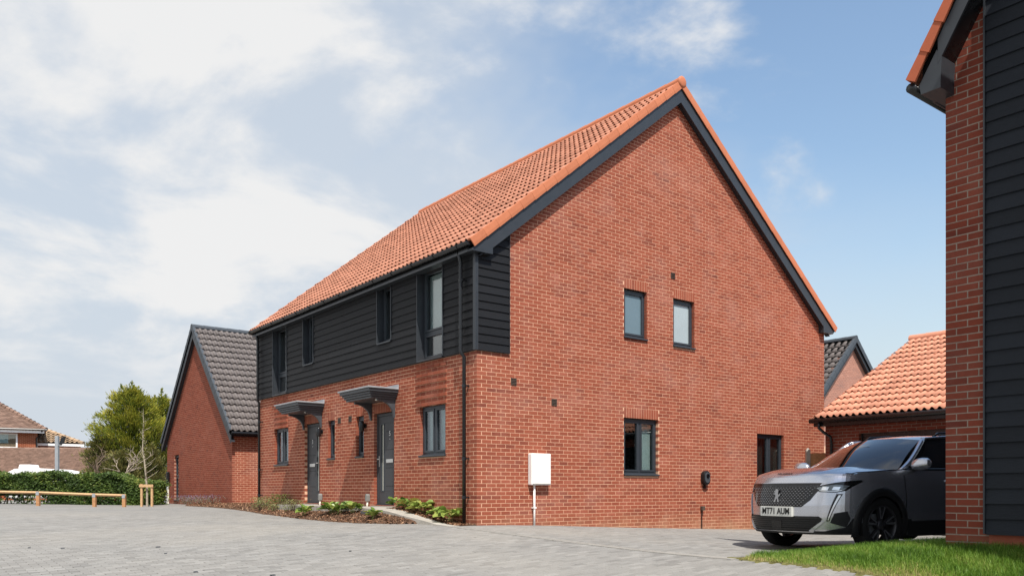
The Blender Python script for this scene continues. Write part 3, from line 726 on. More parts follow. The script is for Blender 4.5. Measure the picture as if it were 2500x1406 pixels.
        s = MB(); s.mbox(TF, u0, u1, z0, z1, -.30, -.24); s.build('hall_backing', 'room', dd)
    door(door5, '5', True, 1); door(door1, '3', False, -1)
    # --- porch canopies
    def canopy(y0, y1):
        b = MB(); P = .74
        prof = [(0, 2.60), (.60, 2.60), (.63, 2.63), (.63, 2.665), (.665, 2.70), (.665, 2.735), (.71, 2.775), (.71, 2.80), (0, 2.80)]
        # moulded on three sides: stack of shrinking slabs
        for z0, z1, o in ((2.60, 2.645, .60), (2.645, 2.69, .635), (2.69, 2.735, .665), (2.735, 2.80, .705)):
            b.box(-o, -.002, y0 + (.705 - o), y1 - (.705 - o), z0, z1 - .0005, .5)
        c = b.build('canopy', 'trim_grey', H, bevel=.008)
        b = MB(); b.box(-P, -.012, y0 - .03, y1 + .03, 2.80, 2.835); b.build('lead_edge', 'lead', c, bevel=.006)
        b = MB(); b.box(-.03, -.003, y0 - .01, y1 + .01, 2.836, 2.91); b.build('flashing', 'lead', c)
        for yy in (y0 + .14, y1 - .20):
            pts = [(-.008, yy, 2.599), (-.42, yy, 2.599), (-.42, yy, 2.565)] + [(-.42 + .38 * math.sin(t), yy, 2.565 - .30 * (1 - math.cos(t))) for t in [R(a) for a in (15, 30, 45, 60, 75, 88)]] + [(-.03, yy, 2.22), (-.008, yy, 2.22)]
            b = MB(); b.prism(pts, (0, .06, 0)); b.build('bracket', 'trim_grey', c)
        b = MB(); b.lathe([(0, 0), (.035, 0), (.045, .025)], lambda x, y, h: Vector((-.33 + x, y0 + .35 + y, 2.575 + h)), 12); b.build('down_light', 'chrome', c)
    canopy(2.90, 4.29); canopy(6.57, 7.96)
    # --- roof
    U1 = Vector((APEX[0] - FOOT[0], 0, APEX[1] - FOOT[1])); s1 = U1.length; U1.normalize()
    U2 = Vector((APEX[0] - FOOT2[0], 0, APEX[1] - FOOT2[1])); s2 = U2.length; U2.normalize()
    rb = MB(); zt = lambda p, dz: (p[0], p[1] + dz)
    for a, c in ((FOOT, APEX), (APEX, FOOT2)): slope_board(rb, a, c, -.10, L + .10, -.10, -.012)
    roof = rb.build('roof', 'dark', H)
    nal = 34; w = (L + .24) / nal; g1 = s1 / 20.2
    roof_slope(roof, 'roof_tile', (FOOT[0] - .02, -.12, FOOT[1] - .01), (0, 1, 0), U1, nal, 20, w, g1, 2, 'tile_orange', lift=.025, hgt=.042)
    roof_slope(roof, 'roof_tile', (FOOT2[0] + .02, -.12, FOOT2[1] - .01), (0, 1, 0), U2, nal, 20, w, s2 / 20.2, 2, 'tile_orange', single=0, lift=.03, hgt=.044, rest='rear_roof_tiles')
    ridge_tiles(roof, (APEX[0], -.19, APEX[1] - .01), (APEX[0], L + .15, APEX[1] - .01), 25, .125, 'verge_orange')
    b = MB(); b.lathe([(0, .02), (.09, .018), (.128, 0), (.128, -.03)], lambda x, y, h: Vector((APEX[0] + x, -.195 - h, APEX[1] + .005 + y)), 20, .5); b.build('ridge_end', 'verge_orange', roof, smooth=True)
    for ft in (FOOT, FOOT2):
        verge(roof, ft, APEX, -.15, -1, 20, 'verge_orange'); verge(roof, ft, APEX, L + .14, 1, 20, 'verge_orange')
    # bargeboards, soffits and boxed eaves ends
    for ft in (FOOT, FOOT2):
        b = MB(); slope_board(b, ft, APEX, -.15, -.125, -.44, -.13, .42); b.build('bargeboard', 'trim', roof)
        b = MB(); slope_board(b, ft, APEX, -.125, .0, -.40, -.385, .3); b.build('verge_soffit', 'trim', roof)
    b = MB(); b.prism([(-.20, -.152, 5.055), (.262, -.152, 5.055), (.262, -.152, 5.225), (.16, -.152, 5.36), (-.20, -.152, 5.10)], (0, .15, 0)); b.build('boxed_eaves_end', 'trim', roof)
    b = MB(); b.prism([(11.15, -.152, 4.85), (11.60, -.152, 4.85), (11.60, -.152, 4.93), (11.24, -.152, 5.19), (11.15, -.152, 5.09)], (0, .15, 0)); b.build('boxed_eaves_end', 'trim', roof)
    b = MB(); b.box(-.205, -.185, -.0, L + .1, 5.06, 5.215); b.build('fascia', 'trim_grey', roof)
    b = MB(); b.box(-.184, -.005, .0, L + .1, 5.062, 5.075); b.build('eaves_soffit', 'trim', roof)
    b = MB(); b.box(11.56, 11.58, -.0, L + .1, 4.86, 5.0); b.build('rear_fascia', 'trim_grey', roof)
    # gutters: half round with brackets
    def gutter(x, y0, y1, z, rad, name='gutter', par=roof):
        b = MB(); n = 8
        for yy in (y0, y1):
            for rr in (rad, rad - .006):
                for k in range(n + 1):
                    t = math.pi + math.pi * k / n; b.v.append((x + rr * math.cos(t), yy, z + rr * math.sin(t)))
        m = n + 1
        for k in range(n): b.f += [(k, k + 1, 2 * m + k + 1, 2 * m + k), (m + k + 1, m + k, 3 * m + k, 3 * m + k + 1)]
        b.f += [tuple(range(m)), tuple(range(2 * m, 3 * m))]; b.r = [.5] * len(b.f)
        gg = b.build(name, 'gutter', par, smooth=False)
        y = y0 + .35
        while y < y1:
            q = MB()
            q.tube([(x + (rad + .012) * math.cos(t), y, z + .012 + (rad + .014) * math.sin(t)) for t in [math.pi + math.pi * k / 8 for k in range(9)]], .011, 6)
            q.build('gutter_bracket', 'gutter', gg); y += .82
    gutter(-.265, -.13, L + .16, 5.205, .062)
    gutter(11.70, -.13, L + .16, 4.985, .062)
    # downpipes
    def downpipe(y, y2, xt, z_top, zb):
        b = MB()
        b.tube([(-.19, y, z_top), (-.15, y, z_top - .16), (-.135, y, z_top - .22), (-.135, y, clad0 + .02), (-.125, y2 * .5 + y * .5, clad0 - .03), (-.075, y2, clad0 - .09), (-.075, y2, zb)], .036, 10)
        d = b.build('downpipe', 'gutter', H, smooth=True)
        for z, yy, xx in ((4.6, y, -.135), (3.72, y, -.135), (2.62, y2, -.075), (1.25, y2, -.075), (.52, y2, -.075)):
            q = MB(); q.tube([(xx, yy, z - .03), (xx, yy, z + .03)], .043, 10); q.box(xx, -.001 if z < clad0 else -.05, yy - .055 - .02, yy - .03, z - .012, z + .012); q.build('pipe_clip', 'gutter', d)
    downpipe(.335, .31, 0, 5.15, -.05); downpipe(10.72, 10.76, 0, 5.15, .25)
    # air vents
    def vent(T, u, z, w=.14, h=.14):
        b = MB()
        b.mbox(T, u - w / 2, u + w / 2, z - h / 2, z + h / 2, -.03, .004)
        v = b.build('air_vent', 'vent', H)
        for k in range(5):
            q = MB(); a = z - h / 2 + (k + .25) * h / 5; q.hexa([T(u - w / 2 + .01, a, .005), T(u + w / 2 - .01, a, .005), T(u + w / 2 - .01, a + .012, .004), T(u - w / 2 + .01, a + .012, .004), T(u - w / 2 + .01, a + .006, .018), T(u + w / 2 - .01, a + .006, .018), T(u + w / 2 - .01, a + .016, .006), T(u - w / 2 + .01, a + .016, .006)]); q.build('louvre', 'vent', v)
    vent(TG, .868, 2.741); vent(TG, 1.89, 2.408); vent(TG, 5.40, 5.482); vent(TF, 5.17, 2.33, .16, .14); vent(TF, 5.74, 2.33, .16, .14)
    # sandy concrete footing strip under the far front wall
    b = MB(); b.box(-.10, -.005, 6.0, L, .05, .27); b.build('footing', 'sandcement', H)
    return H
main_house()
def meter_box():
    t = thing('meter_box', 'white plastic meter cabinet fixed low on the red brick gable', 'meter box', (1.46, 0, .75))
    b = MB(); b.box(1.21, 1.70, -.13, -.004, .755, 1.372); b.build('cabinet', 'white', t, bevel=.018)
    b = MB(); b.box(1.23, 1.68, -.142, -.131, .78, 1.345); b.build('door', 'white', t, bevel=.008)
    b = MB(); b.tube([(1.335, -.055, .754), (1.335, -.055, -.15)], .021, 10); b.build('supply_pipe', 'white', t, smooth=True)
    b = MB(); b.box(1.30, 1.37, -.085, -.006, .30, .325); b.build('pipe_clip', 'white', t)
meter_box()
def charger():
    t = thing('car_charger', 'small black oval electric car charger on the red brick gable', 'charger', (6.46, 0, .78))
    def pill(w, h, y0, y1, z, name, m, x=6.46):
        b = MB(); pts = [(x + w * math.cos(a), y0, z + (h - w) * (1 if math.sin(a) > 0 else -1) + w * math.sin(a)) for a in [2 * math.pi * k / 24 + .01 for k in range(24)]]
        b.prism(pts, (0, y1 - y0, 0)); return b.build(name, m, t, bevel=.015)
    pill(.115, .165, -.11, -.004, .945, 'body', 'plastic'); pill(.088, .125, -.122, -.111, .95, 'face', 'trim_grey')
    b = MB(); b.lathe([(0, .02), (.045, .02), (.05, 0)], lambda x, y, h: Vector((6.46 + x, -.123 - h, .99 + y)), 16); b.build('socket', 'gloss_black', t)
    b = MB(); b.box(6.44, 6.48, -.05, -.004, .70, .78); b.build('cable_gland', 'plastic', t)
charger()
t = thing('garden_tap', 'small dark tap box with thin pipe low on the gable beneath the charger', 'tap', (6.36, 0, -.2))
b = MB(); b.box(6.33, 6.42, -.085, -.004, .19, .29); b.build('tap_body', 'vent', t, bevel=.015)
b = MB(); b.tube([(6.36, -.03, .19), (6.36, -.03, -.3)], .011, 6); b.build('pipe', 'plastic', t)
for yy, nm in ((4.40, 'round black wall lamp left of the grey door numbered 5'), (6.70, 'round black wall lamp right of the further grey door')):
    t = thing('wall_lamp', nm, 'wall lamp', (0, yy, 2.1), group='wall lamps beside the front doors')
    b = MB(); b.lathe([(0, 0), (.055, 0), (.055, .03), (.03, .035)], lambda x, y, h: Vector((-.004 - h, yy + x, 2.12 + y)), 14); b.build('back_plate', 'gutter', t)
    b = MB(); b.lathe([(.0, .12), (.05, .115), (.062, .09), (.062, -.09), (.045, -.11), (0, -.11)], lambda x, y, h: Vector((-.10 + x, yy + y, 2.10 + h)), 14); b.build('lamp_body', 'gutter', t, smooth=True)
for yy, nm, zz in ((4.22, 'grey domed cable cap standing left of the door numbered 5', .31), (6.72, 'grey domed cable cap standing right of the further door', .31)):
    t = thing('cable_cap', nm, 'cable cap', (-.06, yy, zz - .05), group='cable caps beside the front doors')
    b = MB(); b.prism([(-.09, yy - .045, zz + .10), (-.09, yy + .045, zz + .10)] + [(-.09, yy + .045 * math.cos(a), zz + .22 + .045 * math.sin(a)) for a in [math.pi * k / 8 for k in range(9)]], (.085, 0, 0)); b.build('cover', 'grey_plastic', t, bevel=.01)
    b = MB(); b.tube([(-.06, yy, zz - .06), (-.05, yy, zz + .10)], .022, 10); b.build('duct', 'cream_pipe', t, smooth=True)
# ================================================================ annex with the dark roof, left of the house
def annex():
    X0, Y0, Wd, Ln = 1.16, 16.58, 8.07, 9.0
    H = thing('brick_annex', 'steep gabled red brick outbuilding with dark grey pantile roof beyond the house', 'outbuilding', (X0 + 4, Y0 + 4, .1))
    TF, TS = facade(X0), gable(Y0); ZB = .1; cs = lambda n: ZB + .075 * n
    ym = Y0 + Wd / 2; ez = 2.72; az = 7.0; ov = .28
    k = (az - ez) / (Wd / 2 + ov); rz = lambda u: az - k * abs(u - ym)
    hole = (22.95, 23.62, cs(2), cs(27)); e = .006
    b = MB(); wall_cells(b, TF, Y0, Y0 + Wd, -.4, 2.7, [(hole[0] - e, hole[1] + e, hole[2] - e, hole[3] + e)], -.002, .11)
    b.poly([TF(u, z, -.002) for u, z in ((Y0, 2.7), (Y0 + Wd, 2.7), (Y0 + Wd, rz(Y0 + Wd) - .05), (ym, az - .1), (Y0, rz(Y0) - .05))], .5)
    wf = b.build('gable_wall', 'mortar_red', H)
    bl = bricks(TF, Y0, Y0 + Wd, cs(-4), 7, [hole], top=lambda u: rz(u) - .12, off=0, soldiers=[(hole[0], hole[1], hole[3], hole[3] + .225)], quoin=1)
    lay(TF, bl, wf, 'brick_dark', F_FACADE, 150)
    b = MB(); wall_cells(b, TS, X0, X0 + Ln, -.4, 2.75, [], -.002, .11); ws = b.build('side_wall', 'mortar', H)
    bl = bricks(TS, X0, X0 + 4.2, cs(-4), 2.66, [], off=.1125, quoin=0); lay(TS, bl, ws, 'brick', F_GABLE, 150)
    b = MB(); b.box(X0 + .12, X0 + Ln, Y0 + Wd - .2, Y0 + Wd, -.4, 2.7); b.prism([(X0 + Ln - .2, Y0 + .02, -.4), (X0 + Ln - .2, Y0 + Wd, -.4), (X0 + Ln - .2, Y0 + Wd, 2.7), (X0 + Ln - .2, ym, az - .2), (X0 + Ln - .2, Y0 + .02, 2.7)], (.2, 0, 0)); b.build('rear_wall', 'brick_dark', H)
    window(H, TF, *hole, .08, split=.95, pane='glass', backs=((.2, .9, 'room'), (.3, 1, 'room')), label='tall narrow window in the annex gable')
    s = MB(); s.mbox(TF, 23.02, 23.26, 1.02, 1.25, -.11, -.098); s.build('notice', 'white', H)
    # roof
    fa, fb_, ap = (Y0 - ov, ez), (Y0 + Wd + ov, ez), (ym, az)
    b = MB(); x0, x1 = X0 - .16, X0 + Ln + .1
    for a, c in ((fa, ap), (ap, fb_)): b.hexa([(x, y, z + dz) for dz in (-.12, -.015) for x, (y, z) in ((x0, a), (x1, a), (x1, c), (x0, c))])
    roof = b.build('roof', 'dark', H)
    U = Vector((0, ap[0] - fa[0], az - ez)); sl = U.length; U.normalize()
    roof_slope(roof, 'roof_tile', (x0 - .02, fa[0] - .03, ez - .02), (1, 0, 0), U, 44, 17, .21, sl / 17.15, 1, 'tile_grey', lift=.038, hgt=.056)
    U2 = Vector((0, ap[0] - fb_[0], az - ez)).normalized()
    b = MB(); b.hexa([(x, y, z + dz) for dz in (-.01, .03) for x, (y, z) in ((x0, ap), (x1, ap), (x1, fb_), (x0, fb_))]); b.build('rear_roof_covering', 'tile_grey', roof)
    ridge_tiles(roof, (x0 - .04, ym, az - .01), (x1, ym, az - .01), 20, .12, 'verge_grey')
    # dry verge units and bargeboards on the gable (plane x = x0)
    for ft in (fa, fb_):
        f = Vector((x0, ft[0], ft[1])); a = Vector((x0, ap[0], ap[1])); g = (a - f) / 17; Uv = g.normalized(); N = Vector((0, -Uv.z, Uv.y)); N = N if N.z > 0 else -N
        q = MB(); vs = []
        for ee, kk in ((-.01, 1.08), (g.length, .95)):
            for dx, dn in ((.05, .085), (-.04, .08), (-.045, -.085), (-.025, -.085), (-.02, .03), (.05, .04)): vs.append(Vector((dx * kk, 0, 0)) + N * dn * kk + Uv * ee)
        q.add(vs, [(i, (i + 1) % 6, 6 + (i + 1) % 6, 6 + i) for i in range(6)] + [(5, 4, 3, 2, 1, 0), (6, 7, 8, 9, 10, 11)], .5); me = q.mesh('verge_tile', 'verge_grey')
        for i in range(17): o = link('verge_tile', me, roof); o.location = f + g * i
        q = MB(); q.hexa([(x, y, z + dz) for dz in (-.42, -.15) for x, (y, z) in ((x0, ft), (x0 + .03, ft), (x0 + .03, ap), (x0, ap))]); q.build('bargeboard', 'trim', roof)
        q = MB(); q.hexa([(x, y, z + dz) for dz in (-.37, -.35) for x, (y, z) in ((x0 + .03, ft), (X0, ft), (X0, ap), (x0 + .03, ap))]); q.build('verge_soffit', 'trim', roof)
    b = MB(); b.box(x0 + .04, x1, fa[0] + .005, fa[0] + .02, 2.55, 2.70); b.build('fascia', 'gutter', roof)
    b = MB(); b.box(x0 + .04, x1, fa[0] + .02, Y0 - .002, 2.56, 2.58); b.build('eaves_soffit', 'gutter', roof)
    b = MB(); b.tube([(x0 + .02, fa[0] - .05, 2.66), (x1, fa[0] - .05, 2.66)], .055, 8); b.build('gutter', 'gutter', roof)
    b = MB(); b.box(X0 - .14, X0 - .01, 24.22, 24.36, 1.0, 1.45); b.build('meter_cover', 'gutter', H, bevel=.03)
    b = MB(); b.tube([(X0 - .06, 24.28, 1.0), (X0 - .06, 24.28, .05)], .035, 8); b.build('supply_pipe', 'cream_pipe', H)
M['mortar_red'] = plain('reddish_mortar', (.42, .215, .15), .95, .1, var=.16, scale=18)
annex()
# ================================================================ the near house on the right
def right_house():
    X0, Y0 = .16, -8.50; Wd = 4.7; ym = Y0 - Wd / 2; ZB = .105
    H = thing('weatherboarded_house', 'shaded brick and black boarded house corner close on the right', 'house', (X0 + 3, ym, -.1))
    TF = facade(X0); cs = lambda n: ZB + .0752 * n
    ez = 5.04; kk = 1.70; fy = Y0 + .24
    rz = lambda u: ez - .10 + kk * (fy - u) if u > ym else ez - .10 + kk * (u - (2 * ym - fy))
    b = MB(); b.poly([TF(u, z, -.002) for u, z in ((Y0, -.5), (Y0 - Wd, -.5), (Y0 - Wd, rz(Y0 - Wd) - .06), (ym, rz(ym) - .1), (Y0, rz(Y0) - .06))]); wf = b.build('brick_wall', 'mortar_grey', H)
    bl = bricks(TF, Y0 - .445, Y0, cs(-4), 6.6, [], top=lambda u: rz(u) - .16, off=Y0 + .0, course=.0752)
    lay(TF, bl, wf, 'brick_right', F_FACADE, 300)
    TN = lambda u, z, d: Vector((u, Y0 + d, z))
    b = MB(); b.box(X0 + .11, X0 + 7, Y0 - .2, Y0 - .012, -.5, 4.9); b.box(X0 + 6.8, X0 + 7, Y0 - Wd, Y0 - .2, -.5, 4.9); b.build('return_wall', 'board_blue', H)
    pb = MB(); pb.mbox(TF, Y0 - 2.2, Y0 - .44, -.3, .20, -.1, .004); pb.build('plinth', 'brick_dark', H)
    # boarding
    TC = facade(X0 - .012); u1 = Y0 - .415
    b = MB(); b.mbox(facade(X0), Y0 - 2.0, u1 - .003, .19, 8.2, -.006, .010); cl = b.build('cladding', 'trim', H)
    b = MB(); b.mbox(facade(X0), u1 - .004, u1 + .012, .20, 8.0, -.006, .055); b.build('edge_trim', 'trim', cl)
    for k in range(46):
        a = .20 + k * .1565; t = a + .1565
        if a > rz(u1 - .5) + .4: break
        b = MB(); b.hexa([TC(u1 - .004, a - .004, .034), TC(Y0 - 2.0, a - .004, .034), TC(Y0 - 2.0, a - .004, 0), TC(u1 - .004, a - .004, 0), TC(u1 - .004, t, .014), TC(Y0 - 2.0, t, .014), TC(Y0 - 2.0, t, 0), TC(u1 - .004, t, 0)]); b.build('weatherboard', 'board_blue', cl)
    # roof: steep gable
    x0 = X0 - .30; x1 = X0 + 7.1; za = ez + kk * (fy - ym)
    b = MB()
    for s in (1, -1):
        f = (fy - .12, ez + .2) if s == 1 else (2 * ym - fy + .12, ez + .2); b.hexa([(x, y, z + dz) for dz in (-.20, -.12) for x, (y, z) in ((x0 + .04, f), (x1, f), (x1, (ym, za)), (x0 + .04, (ym, za)))])
    roof = b.build('roof', 'dark', H)
    q = MB(); q.box(x0 + .29, x1, -8.50, -8.385, 4.845, 4.86); q.build('eaves_soffit', 'trim', roof)
    q = MB(); q.box(x0 + .29, x1, -8.385, -8.365, 4.84, 5.0); q.build('eaves_fascia', 'trim', roof)
    U = Vector((0, ym - fy, za - ez)).normalized(); sl = math.hypot(ym - fy, za - ez)
    roof_slope(roof, 'roof_tile', (x0 + .05, fy + .0, ez - .10), (1, 0, 0), U, 21, 14, .33, sl / 14.2, 2, 'tile_orange', single=0, rest='roof_tiles')
    # verge tiles
    f = Vector((x0, fy, ez)); g = U * (sl / 17.5); N = Vector((0, -U.z, U.y)); N = N if N.z > 0 else -N
    for i in range(17):
        q = MB(); vs = []
        for ee, k2 in ((-.015, 1.12), (g.length, .92)):
            for dx, dn in ((.06, .02), (-.045, .01), (-.05, -.095), (-.025, -.095), (-.02, -.02), (.06, -.01)): vs.append(Vector((dx * k2, 0, 0)) + N * dn * k2 + U * ee)
        q.add(vs, [(j, (j + 1) % 6, 6 + (j + 1) % 6, 6 + j) for j in range(6)] + [(5, 4, 3, 2, 1, 0), (6, 7, 8, 9, 10, 11)], .5); o = q.build('verge_tile', 'tile_red', roof); o.location = f + g * i
    q = MB(); q.hexa([(x, y, z + dz) for dz in (-.46, -.19) for x, (y, z) in ((x0, (fy - .30, ez + .51)), (x0 + .03, (fy - .30, ez + .51)), (x0 + .03, (ym, za)), (x0, (ym, za)))]); q.build('bargeboard', 'trim', roof)
    q = MB(); q.hexa([(x, y, z + dz) for dz in (-.44, -.41) for x, (y, z) in ((x0 + .03, (fy - .3, ez + .51)), (X0, (fy - .3, ez + .51)), (X0, (ym, za)), (x0 + .03, (ym, za)))]); q.build('verge_soffit', 'gutter', roof)
    q = MB(); q.prism([(x0 + .002, y, z) for y, z in ((-8.382, 4.838), (-8.365, 4.94), (-8.548, 5.245), (-8.60, 5.16), (-8.588, 4.90), (-8.588, 4.838))], (.295, 0, 0)); q.build('boxed_eaves_end', 'trim', roof)
    q = MB(); q.tube([(x0 - .02, fy - .02, ez - .10), (x1, fy - .02, ez - .10)], .05, 10); q.build('gutter', 'gutter', roof, smooth=True)
    # unseen boarded projection, added to keep the sun off the pier wall
    bx0 = X0 - .80; by1 = -10.15
    b = MB(); b.box(bx0, X0 + .05, by1 - 3.0, by1, -.6, 7.2); shade_bay = b.build('shade_bay', 'trim', H)
    for k in range(47):
        a = -.15 + k * .1565; t = a + .1565
        for P_ in (lambda u, z, d: Vector((u, by1 + d, z)), lambda u, z, d: Vector((bx0 - d, u, z))):
            u0, u1 = (bx0 + .02, X0 - .055) if P_(0, 0, 0).y == by1 else (by1 - 3.0, by1 - .02)
            q = MB(); q.hexa([P_(u0, a - .004, .034), P_(u1, a - .004, .034), P_(u1, a - .004, .001), P_(u0, a - .004, .001), P_(u0, t, .014), P_(u1, t, .014), P_(u1, t, .001), P_(u0, t, .001)]); q.build('weatherboard', 'board_blue', shade_bay)  # boards of the added unseen shade bay
    b = MB(); b.prism([(bx0 - .2, by1 + .2, 7.2), (bx0 - .2, by1 - 1.5, 9.4), (bx0 - .2, by1 - 3.2, 7.2)], (3.4, 0, 0)); b.build('shade_bay_roof', 'tile_red', H)
M['brick_right'] = brick_mat('shaded_red_brick', [(a, (c[0] * .64, c[1] * .52, c[2] * .54)) for a, c in BR], .35, .12)  # main brick scaled darker: shade of the near pier put into the colour
right_house()
# ================================================================ garage behind the car
def garage():
    X0, Y1 = 9.68, -1.12; Y0 = -8.2; ez = 2.40; rx, rzz = 14.1, 4.86; fx = 9.28
    H = thing('garage', 'brick garage with orange pantile roof behind the parked car', 'garage', (12, -4.5, -.4))
    TF = facade(X0); ZB = -.4; cs = lambda n: ZB + .075 * n
    dr = (-6.9, -2.0, ZB, cs(32)); e = .006
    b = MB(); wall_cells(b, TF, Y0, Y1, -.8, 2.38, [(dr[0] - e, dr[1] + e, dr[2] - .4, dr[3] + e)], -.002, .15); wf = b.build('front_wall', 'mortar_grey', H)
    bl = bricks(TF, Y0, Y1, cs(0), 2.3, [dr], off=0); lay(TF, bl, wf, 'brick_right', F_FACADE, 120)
    b = MB(); b.mbox(TF, dr[0], dr[1], -.6, dr[3], -.2, -.12); gd = b.build('garage_door', 'gutter', H)
    for k in range(8):
        s = MB(); z = -.4 + k * .33; s.mbox(TF, dr[0] + .02, dr[1] - .02, z + .01, z + .32, -.121, -.108); s.build('door_panel', 'gutter', gd, bevel=.004)
    b = MB(); b.box(X0 + .15, 18.3, Y1 - .2, Y1, -.8, 2.4); b.box(18.1, 18.3, Y0, Y1 - .2, -.8, 2.4); b.box(X0 + .15, 18.1, Y0, Y0 + .2, -.8, 2.4)
    b.prism([(X0 + .15, Y1 - .01, 2.4), (18.3, Y1 - .01, 2.4), (rx, Y1 - .01, rzz - .2)], (0, -.15, 0)); b.build('side_wall', 'brick', H)
    b = MB()
    for f in ((fx, ez), (2 * rx - fx, ez)): b.hexa([(x, y, z + dz) for dz in (-.12, -.015) for (x, z), y in ((f, Y0 - .1), ((rx, rzz), Y0 - .1), ((rx, rzz), Y1 + .1), (f, Y1 + .1))])
    roof = b.build('roof', 'dark', H)
    U = Vector((rx - fx, 0, rzz - ez)); sl = U.length; U.normalize()
    roof_slope(roof, 'roof_tile', (fx - .02, Y0 - .1, ez - .01), (0, 1, 0), U, 22, 14, .3315, sl / 14.15, 2, 'tile_orange', lift=.03, hgt=.044)
    b = MB(); b.hexa([(x, y, z + dz) for dz in (-.01, .04) for (x, z), y in (((rx, rzz), Y0 - .1), ((2 * rx - fx, ez), Y0 - .1), ((2 * rx - fx, ez), Y1 + .1), ((rx, rzz), Y1 + .1))]); b.build('rear_roof_covering', 'tile_orange', roof)
    ridge_tiles(roof, (rx, Y1 + .14, rzz), (rx, Y0 - .1, rzz), 16, .12, 'tile_orange')
    b = MB(); b.box(fx + .02, fx + .04, Y0, Y1 + .08, 2.20, 2.375); b.build('fascia', 'gutter', roof)
    b = MB(); b.box(fx + .04, X0 - .002, Y0, Y1 + .08, 2.205, 2.22); b.build('eaves_soffit', 'gutter', roof)
    b = MB(); b.tube([(fx - .045, Y0, 2.335), (fx - .045, Y1 + .14, 2.335)], .06, 10); b.build('gutter', 'gutter', roof, smooth=True)
    b = MB(); b.tube([(fx - .04, Y1 - .1, 2.30), (fx - .04, Y1 - .1, 2.16), (fx + .12, Y1 - .14, 2.05), (X0 - .10, Y1 - .2, 1.95), (X0 - .07, Y1 - .2, 1.8), (X0 - .07, Y1 - .2, -.4)], .036, 10); b.build('downpipe', 'gutter', H, smooth=True)
garage()
def yard_fence():
    t = thing('panel_fence', 'short timber panel fence with concrete posts between house and garage', 'fence', (10.2, -.45, -.4))
    p0, p1 = Vector((10.10, -.36, -.45)), Vector((10.60, -.76, -.45)); d = (p1 - p0).normalized(); n = Vector((-d.y, d.x, 0))
    for p in (p0, p1 + d * .05):
        b = MB(); q = [p + d * a + n * c for a, c in ((-.05, -.05), (.05, -.05), (.05, .05), (-.05, .05))]
        b.hexa([*q, *[v + Vector((0, 0, 2.13)) for v in q]]); m = p + Vector((0, 0, 2.20)); top = [v + Vector((0, 0, 2.13)) for v in q]
        b.add(top + [m], [(0, 1, 4), (1, 2, 4), (2, 3, 4), (3, 0, 4)], .5); b.build('post', 'concrete', t)
    for i in range(5):
        a = p0 + d * (.06 + i * .1); b = MB(); q = [a + d * s + n * c for s, c in ((0, -.02), (.098, -.028), (.098, .0), (0, .0))]
        b.hexa([*q, *[v + Vector((0, 0, 2.05 + .01 * (i % 2))) for v in q]]); b.build('board', 'timber', t)
yard_fence()
# ================================================================ house behind, between the gable and the garage
def back_house():
    Y0 = 6.9; xm = 24.45; az = 7.15; hw = 4.0; ez = 2.9; k = (az - ez) / (hw + .3)
    H = thing('pale_brick_house', 'pale pinkish brick house with grey tiled roof glimpsed beyond the orange garage roof', 'house', (xm, 11, -.3))
    TS = gable(Y0); b = MB(); b.poly([(xm - hw, Y0, -.5), (xm + hw, Y0, -.5), (xm + hw, Y0, ez), (xm, Y0, az - .15), (xm - hw, Y0, ez)]); w = b.build('gable_wall', 'mortar', H)
    bl = bricks(gable(Y0 - .008), xm - hw, xm + hw, 2.5, 7.1, [], top=lambda u: az - k * abs(u - xm) - .12); lay(gable(Y0 - .008), bl, w, 'brick_pale', 0, 0)
    b = MB(); b.box(xm - hw, xm - hw + .2, Y0 + .02, 16, -.5, ez); b.box(xm + hw - .2, xm + hw, Y0 + .02, 16, -.5, ez); b.prism([(xm - hw, 15.8, -.5), (xm + hw, 15.8, -.5), (xm + hw, 15.8, ez), (xm, 15.8, az - .2), (xm - hw, 15.8, ez)], (0, .2, 0)); b.build('side_wall', 'brick_pale', H)
    fx = xm - hw - .3; b = MB()
    for f in ((fx, ez - .05), (xm + hw + .3, ez - .05)): b.hexa([(x, y, z + dz) for dz in (-.12, -.012) for (x, z), y in ((f, Y0 - .2), ((xm, az), Y0 - .2), ((xm, az), 16.1), (f, 16.1))])
    roof = b.build('roof', 'dark', H)
    U = Vector((xm - fx, 0, az - ez)); sl = U.length; U.normalize()
    roof_slope(roof, 'roof_tile', (fx - .02, Y0 - .2, ez - .06), (0, 1, 0), U, 30, 17, .3, sl / 17.2, 1, 'tile_grey', lift=.03, hgt=.045, single=300)
    b = MB(); b.hexa([(x, y, z + dz) for dz in (-.01, .04) for (x, z), y in (((xm, az), Y0 - .2), ((xm + hw + .3, ez - .05), Y0 - .2), ((xm + hw + .3, ez - .05), 16.1), ((xm, az), 16.1))]); b.build('rear_roof_covering', 'tile_grey', roof)
    ridge_tiles(roof, (xm, Y0 - .25, az), (xm, 16.1, az), 20, .12, 'verge_grey')
    for ft in ((fx, ez), (xm + hw + .3, ez)):
        verge(roof, ft, (xm, az), Y0 - .22, -1, 16, 'verge_grey', w=.05, drop=.12, rise=.08)
        b = MB(); slope_board(b, ft, (xm, az), Y0 - .20, Y0 - .17, -.36, -.14); b.build('bargeboard', 'trim', roof)
        b = MB(); slope_board(b, ft, (xm, az), Y0 - .17, Y0, -.30, -.28); b.build('verge_soffit', 'trim', roof)
back_house()
